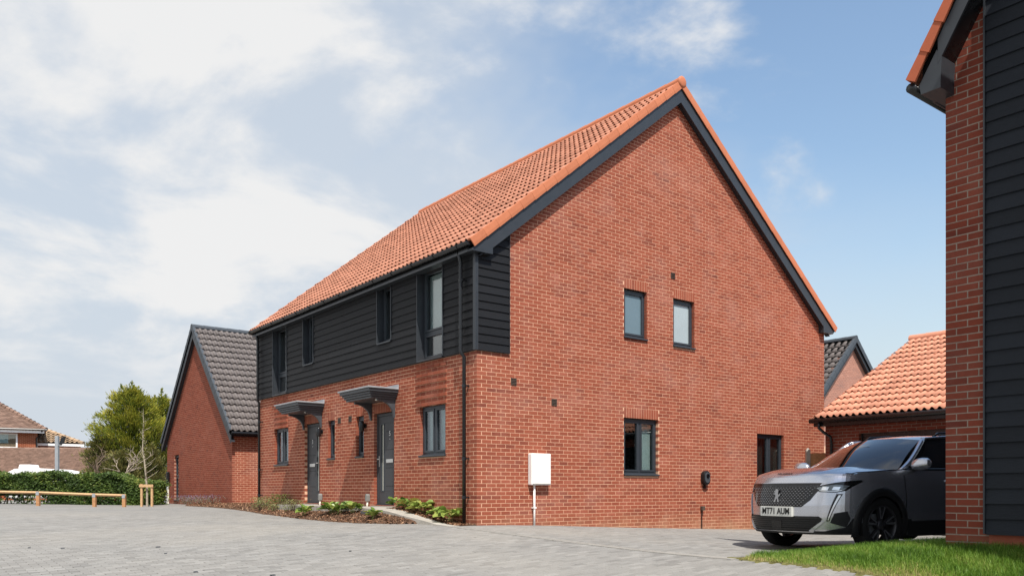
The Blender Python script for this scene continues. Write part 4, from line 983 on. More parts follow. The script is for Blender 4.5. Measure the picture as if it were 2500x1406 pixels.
# ================================================================ far left: older houses, caravan, post
def lc(r, f, z): return Vector((CAM.x, CAM.y, 0)) + RGT * r + FWD * f + Vector((0, 0, z))
def rbox(b, r0, r1, f0, f1, z0, z1): b.hexa([lc(r, f, z) for z in (z0, z1) for r, f in ((r0, f0), (r1, f0), (r1, f1), (r0, f1))])
def old_house():
    C0 = lc(-30.4, 54.8, 0); e1 = (RGT * .87 + FWD * .49).normalized(); e2 = (FWD * .87 - RGT * .49).normalized()
    oc = lambda a, d, z: C0 + e1 * a + e2 * d + Vector((0, 0, z))
    H = thing('old_brick_house', 'older brick house with brown hipped roof and white window at left edge', 'house', oc(-6, 5, .1))
    def obox(b, a0, a1, d0, d1, z0, z1): b.hexa([oc(a, d, z) for z in (z0, z1) for a, d in ((a0, d0), (a1, d0), (a1, d1), (a0, d1))])
    b = MB(); obox(b, -15, -.5, .5, 11, 0, 4.45); w = b.build('wall', 'mortar', H)
    T = lambda u, z, d: oc(u, .5 - d, z)
    win = (-5.6, -1.62, 3.42, 4.36)
    bl = bricks(T, -9, -.5, 3.1, 4.45, [win], off=0); lay(lambda u, z, d: T(u, z, d + .01), bl, w, 'brick_old', 0, 0)
    b = MB()
    for q in ((win[0], win[1], win[2], win[2] + .07), (win[0], win[1], win[3] - .07, win[3]), (win[0], win[0] + .08, win[2] + .07, win[3] - .07), (win[1] - .09, win[1], win[2] + .07, win[3] - .07), (-3.0, -2.82, win[2] + .07, win[3] - .07), (-4.3, -4.15, win[2] + .07, win[3] - .07)): b.mbox(T, *q, -.02, .05)
    wi = b.build('window', 'white', H)
    for a, c in ((win[0] + .09, -4.31), (-4.14, -3.01), (-2.81, win[1] - .1)):
        q = MB(); q.mbox(T, a, c, win[2] + .08, win[3] - .08, .013, .018); q.build('pane', 'glass', wi)
        q = MB(); q.mbox(T, a + .05, a + (c - a) * .62, win[2] + .3, win[3] - .08, .0115, .0125); q.build('curtain', 'blind', wi)
    b = MB(); b.mbox(T, -15, -.1, 4.40, 4.60, .42, .46); b.build('fascia', 'white', H)
    b = MB(); b.tube([T(-15, 4.62, .54), T(.05, 4.62, .54)], .06, 6); b.tube([T(-.25, 4.58, .5), T(-.25, 4.3, .3), T(-.55, 4.1, .06), T(-.55, 3.0, .06)], .05, 6); b.build('gutter', 'gutter', H)
    e = [oc(-16, 0, 4.6), oc(0, 0, 4.6), oc(0, 11.5, 4.6), oc(-16, 11.5, 4.6)]; r0, r1 = oc(-10.5, 5.75, 8.5), oc(-5.9, 5.75, 8.5)
    b = MB(); b.add([*e, r0, r1], [(0, 1, 5, 4), (1, 2, 5), (2, 3, 4, 5), (3, 0, 4)], .5); roof = b.build('roof', 'tile_brown', H)
    b = MB()
    for k in range(40):
        t = k / 40; t2 = (k + 1.1) / 40; A, B_ = e[0].lerp(r0, t), e[1].lerp(r1, t); C_, D_ = e[1].lerp(r1, t2), e[0].lerp(r0, t2)
        n = (B_ - A).cross(D_ - A).normalized(); n = n if n.z > 0 else -n; m = 70
        for i in range(m):
            j = random.gauss(0, .006)
            a0, a1 = A.lerp(B_, i / m), A.lerp(B_, (i + .96) / m); c0, c1 = D_.lerp(C_, i / m), D_.lerp(C_, (i + .96) / m); b.add([a0 + n * (.05 + j), a1 + n * (.05 + j), c1 + n * .01, c0 + n * .01, a0, a1], [(0, 1, 2, 3), (4, 5, 1, 0)])
    b.build('roof_tiles', 'tile_brown', roof, kind='stuff')
    hip = e[1]; d = (r1 - hip); n = 26
    for i in range(n):
        q = MB(); p = hip + d * (i / n); p2 = hip + d * ((i + 1.15) / n); q.tube([p + Vector((0, 0, .05)), p2 + Vector((0, 0, .03))], [.15, .10], 7); q.build('hip_tile', 'tile_brown', roof)
    # extension with buff pantiles
    b = MB(); obox(b, -.45, 1.75, 2.4, 8.5, 0, 3.75); b.build('extension_wall', 'brick_old', H)
    e = [oc(-.49, 1.9, 3.85), oc(2.25, 1.9, 3.85), oc(2.25, 9, 3.85), oc(-.49, 9, 3.85)]; t0, t1 = oc(-.49, 4.6, 5.05), oc(-.3, 5, 5.05)
    b = MB(); b.add([*e, t0, oc(-.49, 6.4, 5.05)], [(0, 1, 4), (1, 2, 5, 4), (2, 3, 5), (3, 0, 4, 5)], .5); r2 = b.build('extension_roof', 'tile_buff', H)
    U = (oc(0, 4.6, 5.05) - oc(0, 1.9, 3.85)).normalized()
    roof_slope(r2, 'roof_tile', oc(-.49, 1.88, 3.87), e1, U, 10, 8, .28, .36, 1, 'tile_buff', single=0, hgt=.07, lift=.07, skip=lambda i, j: (i + 1) * .28 > 2.75 * (1 - j * .36 / 2.95), rest='pantiles')
    b = MB(); b.hexa([oc(a, d, z) for z in (3.68, 3.83) for a, d in ((-.49, 1.84), (2.3, 1.84), (2.3, 1.9), (-.49, 1.9))]); b.build('extension_fascia', 'white', H)
    for i in range(10):
        q = MB(); a = e[1].lerp(t0, i / 10); c = e[1].lerp(t0, (i + 1.1) / 10); q.tube([a + Vector((0, 0, .06)), c + Vector((0, 0, .04))], [.14, .11], 7); q.build('hip_tile', 'tile_buff', r2)
old_house()
def low_building():
    H = thing('low_outbuilding', 'long low outbuilding with weathered brown tiled roof behind the hedge', 'outbuilding', lc(-30, 52, .1))
    b = MB(); rbox(b, -42, -23.4, 50.6, 56, 0, 1.5); b.build('wall', 'brick_old', H)
    e = [lc(-43, 50.2, 1.45), lc(-22.9, 50.2, 1.45), lc(-23.7, 53.4, 3.28), lc(-43, 53.4, 3.28)]
    b = MB(); b.prism(e, (0, 0, -.1)); b.prism([lc(-43, 53.4, 3.28), lc(-23.7, 53.4, 3.28), lc(-22.9, 56.6, 1.45), lc(-43, 56.6, 1.45)], (0, 0, -.1)); roof = b.build('roof', 'tile_brown', H)
    b = MB(); n = Vector((0, 0, 1)); rows = 26
    for k in range(rows):
        A, B_ = e[0].lerp(e[3], k / rows), e[1].lerp(e[2], k / rows); D_, C_ = e[0].lerp(e[3], (k + 1.1) / rows), e[1].lerp(e[2], (k + 1.1) / rows); m = 90
        for i in range(m):
            j = random.gauss(0, .010)
            a0, a1 = A.lerp(B_, i / m), A.lerp(B_, (i + .97) / m); c0, c1 = D_.lerp(C_, i / m), D_.lerp(C_, (i + .97) / m); b.add([a0 + n * (.085 + j), a1 + n * (.085 + j), c1 + n * .012, c0 + n * .012, a0, a1], [(0, 1, 2, 3), (4, 5, 1, 0)])
    b.build('roof_tiles', 'tile_brown', roof, kind='stuff')
    d = (e[2] - e[3]) / 40
    for i in range(40):
        q = MB(); q.tube([e[3] + d * i + Vector((0, 0, .02)), e[3] + d * (i + 1.0) + Vector((0, 0, .015))], [.12, .105], 7); q.build('ridge_tile', 'tile_brown', roof)
low_building()
def caravan():
    t = thing('caravan', 'white caravan with rounded roof half hidden behind the hedge', 'caravan', lc(-25.6, 45, .1))
    r0, r1, f0, f1 = -26.5, -23.1, 43.6, 45.8
    prof = [(r0 + .15, .25), (r1 - .1, .25), (r1, .6), (r1 - .02, 1.35), (r1 - .25, 1.66), (r1 - .9, 1.79), (r0 + 1.4, 1.84), (r0 + .6, 1.79), (r0 + .1, 1.55), (r0, .7)]
    b = MB(); b.prism([lc(r, f0, z) for r, z in prof], FWD * (f1 - f0)); b.build('body', 'white', t, bevel=.12)
    b = MB(); b.hexa([lc(r, f, z) for z, s in ((1.83, 0), (2.03, .06)) for r, f in ((-26.0 + s, 44.2), (-25.3 - s, 44.2), (-25.3 - s, 45), (-26.0 + s, 45))]); b.build('roof_vent', 'white', t, bevel=.03)
    b = MB(); b.prism([lc(r, f0 - .012, z) for r, z in ((-26.0, .95), (-23.8, .95), (-23.9, 1.45), (-25.9, 1.45))], FWD * .01); b.build('window', 'glass_dark', t)
    for r in (-25.7, -23.9):
        b = MB(); b.lathe([(0, .1), (.2, .1), (.3, .09), (.3, -.09), (.2, -.1)], lambda x, y, h: lc(r + x, f0 + .1 + h, .4 + y), 18); b.build('wheel', 'rubber', t)
caravan()
def lamp_post():
    t = thing('floodlight_post', 'square grey steel post with a tilted floodlight above the hedge', 'lamp post', lc(-23.0, 42.5, .1))
    r = (140 - 1250) / FPX * 42.5
    b = MB(); rbox(b, r - .08, r + .08, 42.4, 42.56, .05, 3.42); b.build('post', 'steel', t, bevel=.01)
    b = MB(); b.hexa([lc(r + a, 42.3 + f, z) for a, f, z in ((.18, 0, 2.98), (.38, 0, 3.02), (.38, .14, 3.02), (.18, .14, 2.98), (.30, 0, 3.34), (.50, 0, 3.40), (.50, .12, 3.40), (.30, .12, 3.34))]); b.build('floodlight', 'gutter', t, bevel=.01)
    b = MB(); b.tube([lc(r + .05, 42.45, 2.95), lc(r + .28, 42.4, 2.97)], .03, 6); b.build('arm', 'steel', t)
lamp_post()
# ================================================================ planting at the far left
def leaves(pts, nrm, size, rndv, mat, name, parent=None, kind=None, aspect=.6, jitter=.6, along=None):
    """one quad per point: pts (n,3), nrm (n,3) rough facing"""
    n = len(pts); nrm = nrm + rng.normal(0, jitter, (n, 3)); nrm /= np.linalg.norm(nrm, axis=1, keepdims=True) + 1e-9
    a = np.cross(nrm, rng.normal(0, 1, (n, 3))) if along is None else along + rng.normal(0, .28, (n, 3)); a /= np.linalg.norm(a, axis=1, keepdims=True) + 1e-9; c = np.cross(nrm, a); c /= np.linalg.norm(c, axis=1, keepdims=True) + 1e-9
    s = np.broadcast_to(np.asarray(size), (n,)) * rng.uniform(.6, 1.3, n); a = a * s[:, None]; c = c * (s * aspect)[:, None]
    V = np.stack([pts - a, pts + c * .9 - a * .1 + nrm * (s * .1)[:, None], pts + a, pts - c * .9 + a * .1], 1).reshape(-1, 3)
    F = (np.arange(n)[:, None] * 4 + np.arange(4)).tolist()
    me = bpy.data.meshes.new(name); me.from_pydata(V.tolist(), [], F); at = me.attributes.new('rnd', 'FLOAT', 'FACE'); at.data.foreach_set('value', np.clip(rndv, 0, 1).astype(np.float32))
    me.materials.append(M[mat]); return link(name, me, parent, kind=kind)
def lcn(a): # (n,3) of r,f,z -> world
    R2 = np.array(RGT); F2 = np.array(FWD); return np.array([CAM.x, CAM.y, 0]) + a[:, :1] * R2 + a[:, 1:2] * F2 + a[:, 2:] * np.array([0, 0, 1.])
def conifer(px, zf, base, top, width, label, seed, mat='conifer', n_br=70, thin=1.0, low=.28):
    g = np.random.default_rng(seed); random.seed(seed)
    r = (px - 1250) / FPX * zf; t = thing('conifer_tree', label, 'tree', lc(r, zf, base))
    H = top - base
    b = MB(); path = [lc(r + .06 * math.sin(k * 1.3), zf, base + H * k / 7 * .93) for k in range(8)]; b.tube(path, [.16 * (1 - k / 8.5) for k in range(8)], 8); tr = b.build('trunk', 'bark', t)
    P = []; Nn = []; C = []; D = []; lb = MB()
    for k in range(n_br):
        h = low + (1 - low) * (k + .5) / n_br; an = k * 2.39996 + g.normal(0, .3)
        # rounded outline: widest about half way up, uneven
        env = math.sin(math.pi * min(1, (1 - h) / (1 - low) * .62 + .03)) ** .8
        ln = width / 2 * env * g.uniform(.62, 1.1) * (.9 if h < .5 else 1); ln = max(ln, .15)
        d = np.array([math.cos(an), math.sin(an), 0]); st = np.array([r, zf, base + H * h * .92]); up = g.uniform(.15, .75) * ln
        end = st + d * ln + np.array([0, 0, up])
        lb.tube([lc(*st), lc(*((st + end) / 2 - np.array([0, 0, .06 * ln]))), lc(*end)], [.035, .022, .008], 5)
        m = int((30 + 210 * ln) * thin)
        s = g.beta(2.2, 1.1, m)[:, None]; sp = (.10 + .20 * np.sin(np.pi * np.clip(s, 0, 1)) * ln)
        q = st + (end - st) * s + g.normal(0, 1, (m, 3)) * sp * np.array([.8, .8, .50])
        D.append(np.tile(np.array([d[0], d[1], .75 + up / ln]), (m, 1))); P.append(q); Nn.append(np.tile(np.array([d[0] * .5, d[1] * .5, .75]), (m, 1)))
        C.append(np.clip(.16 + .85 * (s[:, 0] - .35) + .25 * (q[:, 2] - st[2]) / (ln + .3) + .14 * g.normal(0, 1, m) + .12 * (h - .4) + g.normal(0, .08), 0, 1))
    for k in range(5):                                   # leading shoots at the top
        a0 = np.array([r + g.normal(0, width * .10 * (k > 0)), zf + g.normal(0, width * .1 * (k > 0)), top - .75 - .25 * (k > 0)]); hh = (.8 if k == 0 else g.uniform(.45, .8)); m = int(150 * thin)
        s = g.random(m)[:, None]; q = a0 + np.array([0, 0, hh]) * s + g.normal(0, 1, (m, 3)) * (.16 * (1 - s) + .015) * np.array([1, 1, .5])
        P.append(q); Nn.append(g.normal(0, 1, (m, 3))); D.append(np.concatenate([(q - a0)[:, :2] * 2.2, np.full((m, 1), .55)], 1)); C.append(np.clip(.5 + .25 * g.normal(0, 1, m), 0, 1))
    lb.build('limbs', 'bark', tr)
    P = np.concatenate(P); Nn = np.concatenate(Nn); C = np.concatenate(C); D = np.concatenate(D); Dw = D[:, :1] * np.array(RGT) + D[:, 1:2] * np.array(FWD) + D[:, 2:] * np.array([0, 0, 1.])
    Nw = Nn[:, :1] * np.array(RGT) + Nn[:, 1:2] * np.array(FWD) + Nn[:, 2:] * np.array([0, 0, 1.])
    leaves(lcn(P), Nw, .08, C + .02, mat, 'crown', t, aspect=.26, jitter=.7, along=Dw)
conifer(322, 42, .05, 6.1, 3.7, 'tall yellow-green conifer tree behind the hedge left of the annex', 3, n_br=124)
conifer(396, 44, .05, 5.95, 2.7, 'second yellow-green conifer tree close against the annex gable', 5, n_br=84)
conifer(238, 41, .05, 3.55, 1.5, 'small drooping conifer at the left foot of the tall conifer', 8, 'conifer_dull', 30, 1.0, .35)
conifer(300, 39, .05, 2.6, 1.9, 'low dull green bushy conifer behind the bare tree', 12, 'conifer_dull', 34, 1.2, .1)
conifer(372, 40, .05, 2.9, 1.7, 'low brownish bushy conifer beside the annex wall', 14, 'conifer_dull', 34, 1.2, .1)
def bare_tree(px, zf, base, h, label, seed, mat='bark', spread=.55, depth_=5, r0=.09, lean=(0, 0), twigs=True, name='bare_tree'):
    random.seed(seed); t = thing(name, label, 'tree', lc((px - 1250) / FPX * zf, zf, base)); b = MB(); tips = []
    def grow(p, d, ln, rad, lev):
        pts = [p]; q = p.copy(); dd = d.copy()
        for i in range(4):
            dd = (dd + Vector((random.gauss(0, .22), random.gauss(0, .22), random.gauss(.03, .14)))).normalized(); q = q + dd * ln / 4; pts.append(q.copy())
        b.tube(pts, [rad * (1 - .1 * i) for i in range(5)], 5 if lev < 2 else 4)
        if lev >= depth_: tips.append(q); return
        for k in range(random.choice((2, 2, 3))):
            ax = Vector((random.gauss(0, 1), random.gauss(0, 1), random.gauss(0, .4))).normalized(); nd_ = (dd + ax * spread * random.uniform(.6, 1.3)).normalized()
            grow(pts[random.choice((2, 3, 4))], nd_, ln * random.uniform(.6, .85), rad * .62, lev + 1)
    p = lc((px - 1250) / FPX * zf, zf, base); d = (Vector((0, 0, 1)) + RGT * lean[0] + FWD * lean[1]).normalized()
    grow(p, d, h * .42, r0, 0); b.build('branches', mat, t); return t, tips
M['deadwood'] = plain('silver_grey_deadwood', (.40, .33, .26), .95, .1, var=.3, scale=20)
bare_tree(252, 38, .05, 2.7, 'bare brown twisted tree in front of the brown roof', 21, 'bark', .75, 4, .085, (-.35, 0))
bare_tree(285, 37.6, .05, 2.5, 'bare silvery dead tree left of the staked sapling', 4, 'deadwood', .7, 5, .07, (.15, 0))
bare_tree(226, 38.4, .05, 1.9, 'thin leaning bare shrub at the hedge beside the brown roof', 33, 'bark', .6, 3, .04, (-.5, 0))
def hedge():
    t = thing('hedge', 'clipped dark green leafy hedge behind the low timber rail', 'hedge', lc(-17, 33.4, .08))
    g = np.random.default_rng(11); n = 40000
    u = g.random(n); r = -21.2 + u * (21.2 - 13.9)
    zt = 1.27 + .05 * np.sin(r * 2.3) + .04 * np.sin(r * 5.1) - .28 * np.clip((r + 16.2) / 1.6, 0, 1)
    f = 33.0 + g.beta(.7, 2.0, n) * 1.2 + .12 * np.sin(r * 3.1) ; z = .03 + (zt - .03) * g.beta(1.05, .95, n)
    top = g.random(n) < .25; z = np.where(top, zt + g.normal(0, .05, n), z); f = np.where(top, 33 + g.random(n) * 1.2, f)
    keep = ~((z < .55) & (r < -18.6) & (g.random(n) < .88)) & ~((np.sin(r * 2.3) > .93) & (z < .5) & (g.random(n) < .7))
    r, f, z = r[keep], f[keep], z[keep]; m = len(r)
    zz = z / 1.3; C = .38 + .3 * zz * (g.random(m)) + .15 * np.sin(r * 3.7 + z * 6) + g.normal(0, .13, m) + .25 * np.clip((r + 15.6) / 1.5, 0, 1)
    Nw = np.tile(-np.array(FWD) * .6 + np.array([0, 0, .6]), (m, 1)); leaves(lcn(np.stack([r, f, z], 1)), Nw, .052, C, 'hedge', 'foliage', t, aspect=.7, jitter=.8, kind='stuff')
    b = MB(); random.seed(5)
    for k in range(60):
        rr = -21 + 7.0 * k / 60; p = lc(rr, 33.6 + random.uniform(-.2, .3), .02); b.tube([p, p + Vector((random.gauss(0, .1), random.gauss(0, .1), .45)), p + Vector((random.gauss(0, .25), random.gauss(0, .2), .95))], [.022, .016, .008], 5)
    b.build('stems', 'bark', t)
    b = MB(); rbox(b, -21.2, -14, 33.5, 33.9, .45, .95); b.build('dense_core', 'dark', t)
hedge()
def rail_fence():
    t = thing('knee_rail_fence', 'low timber knee rail fence along the paving edge at left', 'fence', lc(-16.5, 30, .1))
    xs = [-20.2, -18.55, -16.93, -14.92, -13.86]; hz = [.15, .145, .14, .085, .07]; rl = [.63, .62, .59, .515, .485]
    for r, z, zr in zip(xs, hz, rl):
        b = MB(); rbox(b, r - .055, r + .055, 29.95, 30.06, z - .25, zr - .015); p = b.build('post', 'timber', t, bevel=.006)
        q = MB(); rbox(q, r - .057, r + .057, 29.94, 29.948, zr - .10, zr + .03); q.build('strap', 'steel', p)
    for a in range(4):
        b = MB(); A = lc(xs[a] - (.0 if a else .5), 30, rl[a] - .01); B_ = lc(xs[a + 1] + (.06 if a == 3 else -.004), 30, rl[a + 1] - .01); d = .05
        b.hexa([A + Vector((0, 0, -d)), A - FWD * d, A + Vector((0, 0, d)), A + FWD * d, B_ + Vector((0, 0, -d)), B_ - FWD * d, B_ + Vector((0, 0, d)), B_ + FWD * d]); b.build('rail', 'timber_pale', t)
rail_fence()
def sapling():
    zf = 31; r = (357 - 1250) / FPX * zf; z0 = gz(*lc(r, zf, 0)[:2])
    t = thing('sapling', 'slender young tree with pale trunk and few leaves', 'tree', lc(r, zf, z0)); random.seed(2); g = np.random.default_rng(2)
    path = [lc(r + dx, zf, z0 + h) for dx, h in ((.03, -.05), (.03, .6), (.0, 1.0), (-.06, 1.6), (-.13, 2.1), (-.12, 2.7), (-.10, 3.1), (-.11, 3.6))]
    b = MB(); b.tube(path, [.040, .038, .034, .028, .022, .016, .010, .004], 7); tr = b.build('trunk', 'bark_pale', t); b = MB(); P = []
    for k in range(26):
        h = .95 + k * .1; i = min(6, int(h / .5)); base = Vector(path[0]).lerp(path[-1], h / 3.65); s = random.choice((-1, 1)); ln = random.uniform(.12, .42) * (1.25 - h / 4.2); e = base + RGT * s * ln * random.uniform(.5, 1) + FWD * random.gauss(0, .2) + Vector((0, 0, ln * .9)); b.tube([base, (base + e) / 2 + RGT * s * .03, e], [.010, .007, .003], 4)
        for _ in range(5): P.append(np.array(base.lerp(e, random.random())) + g.normal(0, .03, 3))
        if h > 2.4:
            for _ in range(9): P.append(np.array(base.lerp(e, random.random())) + g.normal(0, .05, 3))
    b.build('twigs', 'bark_pale', tr); P = np.array(P); leaves(P, np.tile([0, 0, 1.], (len(P), 1)), .034, g.random(len(P)), 'herb', 'leaves', t, kind='stuff')
    s = thing('tree_stake', 'pale timber H-shaped stake around the young tree', 'tree stake', lc(r, zf, z0))
    for dx in (-.13, .25):
        b = MB(); rbox(b, r + dx - .035, r + dx + .035, zf - .12, zf - .05, z0 - .2, z0 + .82 - .03 * (dx > 0)); b.build('stake', 'timber_pale', s)
    b = MB(); rbox(b, r - .20, r + .31, zf - .15, zf - .121, z0 + .70, z0 + .80); b.build('cross_rail', 'timber_pale', s)
    b = MB(); b.tube([lc(r - .02 + .06 * math.cos(a), zf - .02 + .06 * math.sin(a), z0 + .76) for a in [k * .7 for k in range(10)]], .014, 5); b.build('tie', 'rubber', s)
sapling()
# ================================================================ beds, path, lawn
def pathz(y): return float(np.interp(y, [-.3, .3, .9, 2.0, 2.6, 3.2], [-.005, .012, .085, .235, .278, .292]))
edge_pts = np.array([(1.0, -.62), (1.35, -1.05), (2.1, -1.42), (3.2, -1.48), (5, -1.36), (7.5, -1.08), (10, -.62), (13, -.25), (16, -.05), (19, .25), (20.3, .9)])
def bedz(x, y):
    xe = np.interp(y, edge_pts[:, 0], edge_pts[:, 1]); xw = np.interp(y, [0, 5, 5.4, 10.8, 11.5, 20], [-.74, -.62, -.05, -.05, .9, 1.1])
    t = np.clip((x - xe) / np.maximum(xw - xe, .05), 0, 1); zw = np.interp(y, [-.3, .3, .9, 2.0, 2.6, 3.2, 10, 14, 20], [-.03, -.02, .05, .20, .245, .262, .262, .24, .17])
    g = ground(xe, y) + .004; return g + (np.maximum(zw, g) - g) * (t ** .75) + .006 * np.sin(x * 7 + y * 5)
def bed_mesh():
    xs = np.arange(-1.6, 3.1, .08); ys = np.arange(1.0, 20.4, .1); X, Y = np.meshgrid(xs, ys); Z = bedz(X, Y); k = inside(BED, X, Y)
    nx = len(xs); idx = -np.ones(X.size, int); F = []
    ok = k | np.roll(k, 1, 0) | np.roll(k, -1, 0) | np.roll(k, 1, 1) | np.roll(k, -1, 1)
    Z = np.where(k, Z, ground(X, Y) - .03)
    V = np.stack([X, Y, Z], -1).reshape(-1, 3); okf = ok.ravel(); idx[okf] = np.arange(okf.sum())
    for j in range(len(ys) - 1):
        for i in range(nx - 1):
            q = (j * nx + i, j * nx + i + 1, (j + 1) * nx + i + 1, (j + 1) * nx + i)
            if all(okf[a] for a in q): F.append([int(idx[a]) for a in q])
    me = bpy.data.meshes.new('mulch_bed'); me.from_pydata(V[okf].tolist(), [], F); me.materials.append(M['soil']); me.polygons.foreach_set('use_smooth', [True] * len(F))
    return struct(link('mulch_bed', me), 'brown bark mulch bed along the house front')
bed_mesh()
def strip_z(x, y): return np.array([pathz(v) for v in np.atleast_1d(y)]) - .012
def path_mesh():
    ys = np.concatenate([np.arange(-.02, 5.2, .2)]); V = []; F = []; b = MB()
    xl = lambda y: float(np.interp(y, [-.02, 1.1, 1.3, 2.6, 4.4, 5.2], [-.63, -.66, -.73, -.80, -.92, -.86])); xr = lambda y: float(np.interp(y, [-.02, .3, 2.0, 2.7, 3.0], [-.40, -.42, -.35, -.22, -.02]))
    for a, c in zip(ys[:-1], ys[1:]):
        za, zc = pathz(a), pathz(c); b.hexa([(xl(a), a, za - .1), (xr(a), a, za - .1), (xr(c), c, zc - .1), (xl(c), c, zc - .1), (xl(a), a, za), (xr(a), a, za), (xr(c), c, zc), (xl(c), c, zc)], .5)
    p = b.build('footpath', 'concrete'); struct(p, 'pale concrete path ramping up to the front doors')
    b = MB(); b.box(-.66, -.02, 5.2, 7.95, .15, .29); struct(b.build('door_landing', 'concrete'), 'concrete landing in front of the further door')
    b = MB(); 
    for a, c in zip(np.arange(.02, 2.9, .2), np.arange(.22, 3.1, .2)):
        za, zc = pathz(a) - .012, pathz(c) - .012; x0, x1 = xr(a), xr(c); b.hexa([(x0, a, za - .2), (-.001, a, za - .2), (-.001, c, zc - .2), (x1, c, zc - .2), (x0, a, za - .01), (-.001, a, za + .025), (-.001, c, zc + .025), (x1, c, zc - .01)], .5)
    struct(b.build('planting_strip', 'soil'), 'narrow planted soil strip under the front wall')
path_mesh()
def mulch():
    g = np.random.default_rng(4); n = 26000
    x = g.uniform(-1.5, 1.2, n); y = 1.0 + 19 * g.random(n) ** 1.35; k = inside(BED, x, y) & ~((x > -.74) & (y < 5.2)) & ~((x > -.66) & (y > 5.1) & (y < 8)); x, y = x[k], y[k]; z = bedz(x, y)
    x2 = g.uniform(-.42, -.0, 1500); y2 = g.uniform(.05, 2.7, 1500); z2 = strip_z(x2, y2) + .012
    x = np.concatenate([x, x2]); y = np.concatenate([y, y2]); z = np.concatenate([z, z2]); m = len(x)
    P = np.stack([x, y, z + .008], 1); s = g.uniform(.014, .034, m)
    leaves(P, np.tile([0, 0, 1.2], (m, 1)), s, g.beta(1.6, 1.6, m), 'mulch', 'mulch', None, 'stuff', aspect=.55, jitter=.55)
    tag(bpy.data.objects['mulch'], 'brown bark chips covering the planting beds', None, kind='stuff')
mulch()
LEAFPOOL = []
for q in range(10):
    b = MB(); vs = []; nr, na = 3, 9
    for i in range(nr + 1):
        for j in range(na):
            a = 2 * math.pi * j / na; rr = i / nr; x = .5 + .5 * rr * math.cos(a); y = .44 * rr * math.sin(a); vs.append((x, y, .22 * rr * rr * abs(math.sin(a)) + .06 * math.sin(3 * a + q) * rr - .25 * x * x + .1))
    fs = [(i * na + j, i * na + (j + 1) % na, (i + 1) * na + (j + 1) % na, (i + 1) * na + j) for i in range(nr) for j in range(na)]; b.add(vs, fs, (q + .5) / 10); b.add([(0, -.02, .1), (0, .02, .1), (-.5, .015, -.35), (-.5, -.015, -.35)], [(0, 1, 2, 3)], .3); LEAFPOOL.append(b.mesh('leaf', 'bergenia', True))
def leafy_plant(x, y, z, n, size, label, seed, lo=0, hi=9, name='broad_leaved_plant', up=.5):
    random.seed(seed); t = thing(name, label, 'plant', (x, y, z), group='leafy plants in the front beds')
    for i in range(n):
        o = link('leaf', LEAFPOOL[random.randint(lo, hi)], t, inv=False); a = i * 2.4 + random.gauss(0, .3); el = random.uniform(.1, 1.1) * up; s = size * random.uniform(.7, 1.2); d = size * random.uniform(.2, .8)
        o.location = (math.cos(a) * d, math.sin(a) * d, size * random.uniform(.3, 1.0)); o.rotation_euler = (random.gauss(0, .25), -el, a); o.scale = (s, s * random.uniform(.75, 1.05), s)
for x, y, n, s, lb, sd_, lo, hi in ((-.19, 2.62, 14, .12, 'dark broad-leaved plant at the foot of the door numbered 5', 1, 0, 7), (-.2, 2.15, 15, .12, 'broad-leaved plant with reddish lower leaves second from the door', 2, 1, 9),
        (-.21, 1.62, 18, .135, 'large yellow-green broad-leaved plant in the middle of the wall strip', 3, 4, 8), (-.2, 1.08, 12, .10, 'small broad-leaved plant fourth from the door by the wall', 4, 3, 8), (-.22, .62, 17, .145, 'large pale broad-leaved plant beside the near downpipe', 5, 4, 8)):
    leafy_plant(x, y, pathz(y), int(n * 1.5), s * 1.38, lb, sd_, lo, hi)
for x, y, n, s, lb, sd_ in ((-1.12, 1.95, 14, .085, 'small pale leafy plant alone at the tip of the mulch bed', 11), (-1.02, 3.05, 16, .10, 'right-hand leafy plant of the clump in the mulch bed', 12), (-1.08, 3.5, 18, .11, 'middle leafy plant of the clump in the mulch bed', 13), (-1.05, 4.0, 18, .11, 'left-hand leafy plant of the clump in the mulch bed', 14), (-1.2, 5.0, 16, .095, 'low leafy plant left of the clump in the mulch bed', 15)):
    leafy_plant(x, y, float(bedz(x, y)), int(n * 1.6), s * 1.5, lb, sd_, 2, 8, up=1.0)
def herb(x, y, z, w, h, n, mat, label, seed, name='herb_plant', kind='plant', group=None):
    g = np.random.default_rng(seed); t = thing(name, label, kind, (x, y, z), group=group)
    P = np.stack([g.normal(0, w / 2.6, n), g.normal(0, w / 2.6, n), h * g.beta(1.5, 1.3, n)], 1) + np.array([x, y, z])
    leaves(P, np.tile([0, 0, .6], (n, 1)), .022, np.clip(.35 + .5 * (P[:, 2] - z) / h + g.normal(0, .15, n), 0, 1), mat, 'foliage', t, aspect=.5, jitter=1.)
    b = MB(); random.seed(seed)
    for k in range(10): a = k * .63; b.tube([(x, y, z - .02), (x + w * .3 * math.cos(a), y + w * .3 * math.sin(a), z + h * random.uniform(.6, .95))], [.006, .003], 4)
    b.build('stems', 'bark', t)
for x, y, w, h, n, m, lb, sd_ in ((-.22, 8.75, .55, .34, 700, 'hedge', 'dark green shrub against the wall under the far ground-floor window', 1), (-.2, 9.9, .5, .25, 420, 'herb', 'pale wispy plant by the far downpipe', 2), (-.6, 9.3, .32, .28, 300, 'herb', 'tufty brown-green herb in the mulch left of the far door', 3), (-.76, 6.75, .4, .30, 420, 'herb', 'dry twiggy shrub in front of the further door', 4), (-.75, 7.9, .3, .18, 220, 'herb', 'small sparse herb left of the further door', 5)):
    herb(x, y, float(bedz(x, y)), w, h, n, m, lb, sd_)
